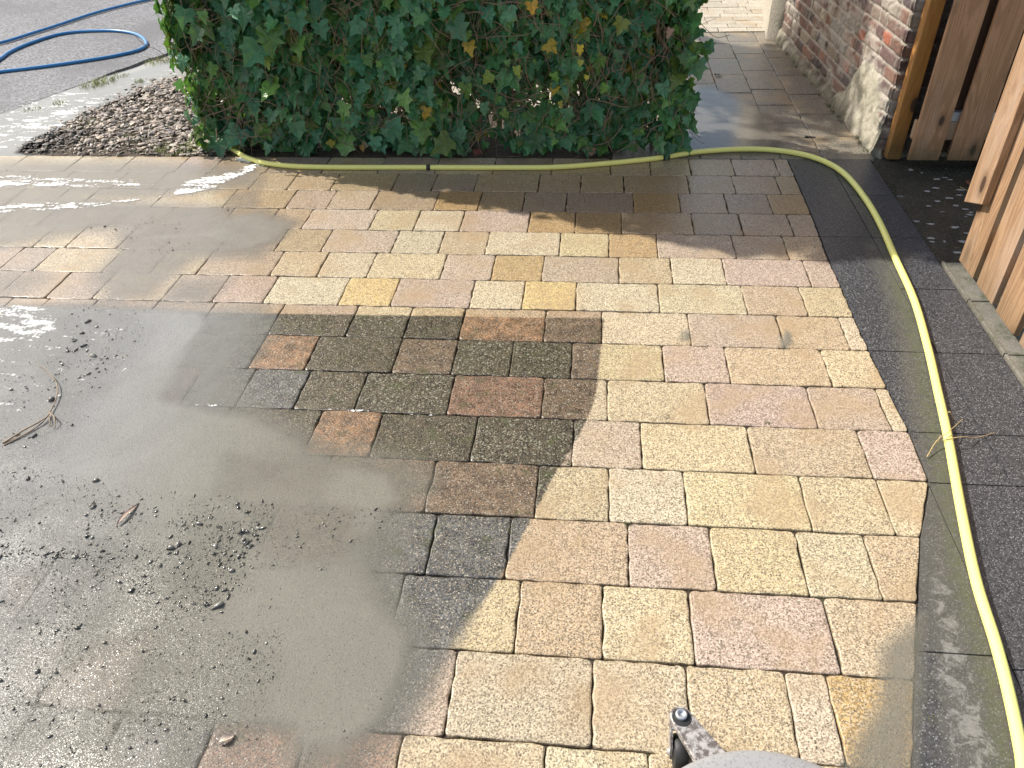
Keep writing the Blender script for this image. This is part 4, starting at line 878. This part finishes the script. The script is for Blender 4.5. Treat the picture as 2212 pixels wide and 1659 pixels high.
mk('cover_board', V, F, MAT['wood_l'], fen, pa={'wv': np.full(len(V), 4.4)}, label='wide grained cover board with a chipped lower corner')
for z in (.135, .95, 1.6):
    V, F = box(1.4205, 1.458, -2.44, -.84, z, z+.08, .003); mk('rail', V, F, MAT['wood_l'], fen, pa=wv(V))
V, F = box(1.4215, 1.457, -2.43, -.86, .2165, .25, .001); mk('metal_strap', V, F, MAT['steel'], fen)

# ------------------------------------------------------------------ twigs
def twig(name, paths, r, mat, label, cat='twig'):
    o = np.array(G(*paths[0][0][:2], 0)); acc = Acc()
    for pts in paths:
        W = [np.array(G(p[0], p[1], p[2] if len(p) > 2 else .006)) for p in pts]; n = max(10, 6*len(W)); V, F = tube(spline(W, n), r, 6, rs=r*np.linspace(1, .5, n)*rng.uniform(.85, 1.15, n)); acc.add(V-o, F)
    acc.build(name, mat, loc=tuple(o), smooth=True, label=label, cat=cat)
twig('dry_twig', [[(5, 958, .004), (50, 930, .012), (95, 905, .014), (108, 890, .01), (122, 858, .012), (124, 835, .014), (115, 815, .012), (95, 797, .01), (78, 786, .012)], [(8, 962, .004), (45, 943, .006), (85, 918, .008), (108, 893, .01)], [(108, 892, .012), (118, 903, .02), (119, 925, .006)], [(105, 895, .01), (108, 912, .01), (106, 920, .004)]], .0026, MAT['twig'], 'long forked pale twig curving over the slurry at the left')
twig('dry_twig', [[(1473.3+1585/2.995, 553+1300/2.995, .004), (2023, 953, .02), (2050, 932, .034), (2080, 905, .008)], [(2036, 951, .022), (2075, 944, .03), (2110, 945, .008), (2150, 934, .003)], [(2025, 955, .018), (2032, 940, .03)], [(2045, 895, .01), (2052, 890, .03), (2062, 908, .004)]], .0017, MAT['straw'], 'straw coloured twig bent across the yellow hose on the slabs')
twig('dead_stem', [[(1473.3+1800/2.995, 1210/2.995, -.004), (1473.3+1865/2.995, 1240/2.995, -.002)]], .0015, MAT['straw'], 'short straw piece on the wet concrete before the gate')
twig('thin_stick', [[(210, 338, .01), (300, 315, .02), (370, 300, .025), (430, 290, .01)]], .003, MAT['bark'], 'thin dark stick lying across the gravel before the hedge')
twig('dark_stick', [[(1738, 295, .006), (1762, 297, .006)]], .006, MAT['mud'], 'short dark stick on the path near the brick wall foot')
def curl(name, px, py, L, w, ang, mat, label):
    o = np.array(G(px, py, .004)); n = 10; V = []
    for i in range(n+1):
        t = i/n; ww = w*math.sin(math.pi*min(1, t*1.02+.03))**.6
        for s_ in (-1, -.4, .4, 1):
            lx = (t-.5)*L; ly = s_*ww; z = .003+.5*w*s_*s_+.004*math.sin(t*5); V.append((lx*math.cos(ang)-ly*math.sin(ang), lx*math.sin(ang)+ly*math.cos(ang), z))
    F = [[i*4+j, i*4+j+1, i*4+j+5, i*4+j+4] for i in range(n) for j in range(3)]
    mk(name, V, F, mat, loc=tuple(o), smooth=True, label=label, cat='leaf')
leafbrown = simple('dead_leaf', (.42, .30, .24), .6, 60, .5)
curl('curled_leaf', 278, 1110, .085, .006, 1.35, leafbrown, 'narrow curled brown leaf lying on the slurry amid mud crumbs')
curl('curled_leaf', 490, 1597, .034, .007, .6, simple('pale_dead_leaf', (.55, .45, .36), .6, 60, .5), 'small pale curled leaf on a reddish wet paver at the bottom')

# ------------------------------------------------------------------ rotary surface cleaner
sc = empty('surface_cleaner', (.345, -3.1, 0), label='round grey surface cleaner disc with a caster wheel on the pavers', cat='surface cleaner')
def lathe(c, prof, n=96):
    V = [(c[0]+r*math.cos(2*math.pi*k/n), c[1]+r*math.sin(2*math.pi*k/n), z) for r, z in prof for k in range(n)]
    F = [[i*n+k, i*n+(k+1) % n, (i+1)*n+(k+1) % n, (i+1)*n+k] for i in range(len(prof)-1) for k in range(n)]; F.append([(len(prof)-1)*n+k for k in range(n)]); return V, F
V, F = lathe((.345, -3.1), [(.262, .035), (.270, .04), (.271, .085), (.269, .100), (.263, .112), (.252, .1185), (.235, .121), (.15, .126), (.06, .129), (.058, .15), (.02, .152)]); mk('housing', V, F, MAT['shell'], sc, smooth=True)
V, F = lathe((.345, -3.1), [(.255, .004), (.26, .004), (.261, .034), (.25, .034)]); mk('brush_skirt', V, F, MAT['rubber'], sc, smooth=True)
cas = empty('caster'); cas.parent = sc; cas.location = Vector((.215, -2.785, 0))-Vector(sc.location)
def mkc(name, V, F, mat, **k):
    o = mk(name, np.array(V)-np.array([.215, -2.785, 0]), F, mat, **k); o.parent = cas; return o
# arm plate from the housing to the pivot bolt
bolt = np.array([.206, -2.772]); att = np.array([.262, -2.86]); d = (att-bolt)/np.linalg.norm(att-bolt); s = np.array([-d[1], d[0]])
out = [bolt+s*.021*math.cos(a)-d*.021*math.sin(a) for a in np.linspace(0, math.pi, 12)]+[att+d*.02-s*.034, att+d*.02+s*.034]
n = len(out); V = [(*p, .083) for p in out]+[(*p, .094) for p in out]+[(*(bolt*.1+p*.9), .0965) for p in out]; 
F = [list(range(n))[::-1]]+[[l*n+i, l*n+(i+1) % n, (l+1)*n+(i+1) % n, (l+1)*n+i] for l in (0, 1) for i in range(n)]+[list(range(2*n, 3*n))]; mkc('arm', V, F, MAT['cast'])
V, F = lathe(bolt, [(.0105, .0965), (.0112, .098), (.0112, .1035), (.0100, .105), (.0062, .105), (.0055, .1015), (.001, .1012)], 32); mkc('bolt', V, F, MAT['steel'], smooth=True)
V, F = lathe(bolt+d*.003+s*-.001, [(.018, .0955), (.0185, .0975), (.012, .098)], 32); mkc('washer', V, F, MAT['rubber'])
# fork and wheel
wc = np.array([.207, -2.812, .034]); acc = Acc()
for q in (-1, 1):
    xx = wc[0]+q*.0185; prof = [(-2.758, .083), (-2.79, .083), (-2.815, .06), (-2.828, .034), (-2.812, .022), (-2.797, .03), (-2.775, .055), (-2.756, .066)]
    V = [(xx-.0022, y, z) for y, z in prof]+[(xx+.0022, y, z) for y, z in prof]; m = len(prof); F = [list(range(m)), list(range(m, 2*m))[::-1]]+[[i, (i+1) % m, m+(i+1) % m, m+i] for i in range(m)]; acc.add(V, F)
V, F = box(wc[0]-.0205, wc[0]+.0205, -2.793, -2.756, .0775, .0825, .001); acc.add(V, F)
o = acc.build('fork', MAT['cast']); o.data.transform(Matrix.Translation((-.215, 2.785, 0))); o.parent = cas
prof = [(.005, -.0145), (.022, -.0145), (.024, -.013), (.031, -.013), (.0335, -.0105), (.0338, 0), (.0335, .0105), (.031, .013), (.024, .013), (.022, .0145), (.005, .0145)]
n = 40; V = [(wc[0]+x, wc[1]+r*math.cos(2*math.pi*k/n), wc[2]+r*math.sin(2*math.pi*k/n)) for r, x in prof for k in range(n)]
F = [[i*n+k, (i+1)*n+k, (i+1)*n+(k+1) % n, i*n+(k+1) % n] for i in range(len(prof)-1) for k in range(n)]; mkc('wheel', V, F, MAT['rubber'], smooth=True)
V, F = tube([(wc[0]-.024, wc[1], wc[2]), (wc[0]+.024, wc[1], wc[2])], .006, 16); mkc('axle', V, F, MAT['steel'], smooth=True)
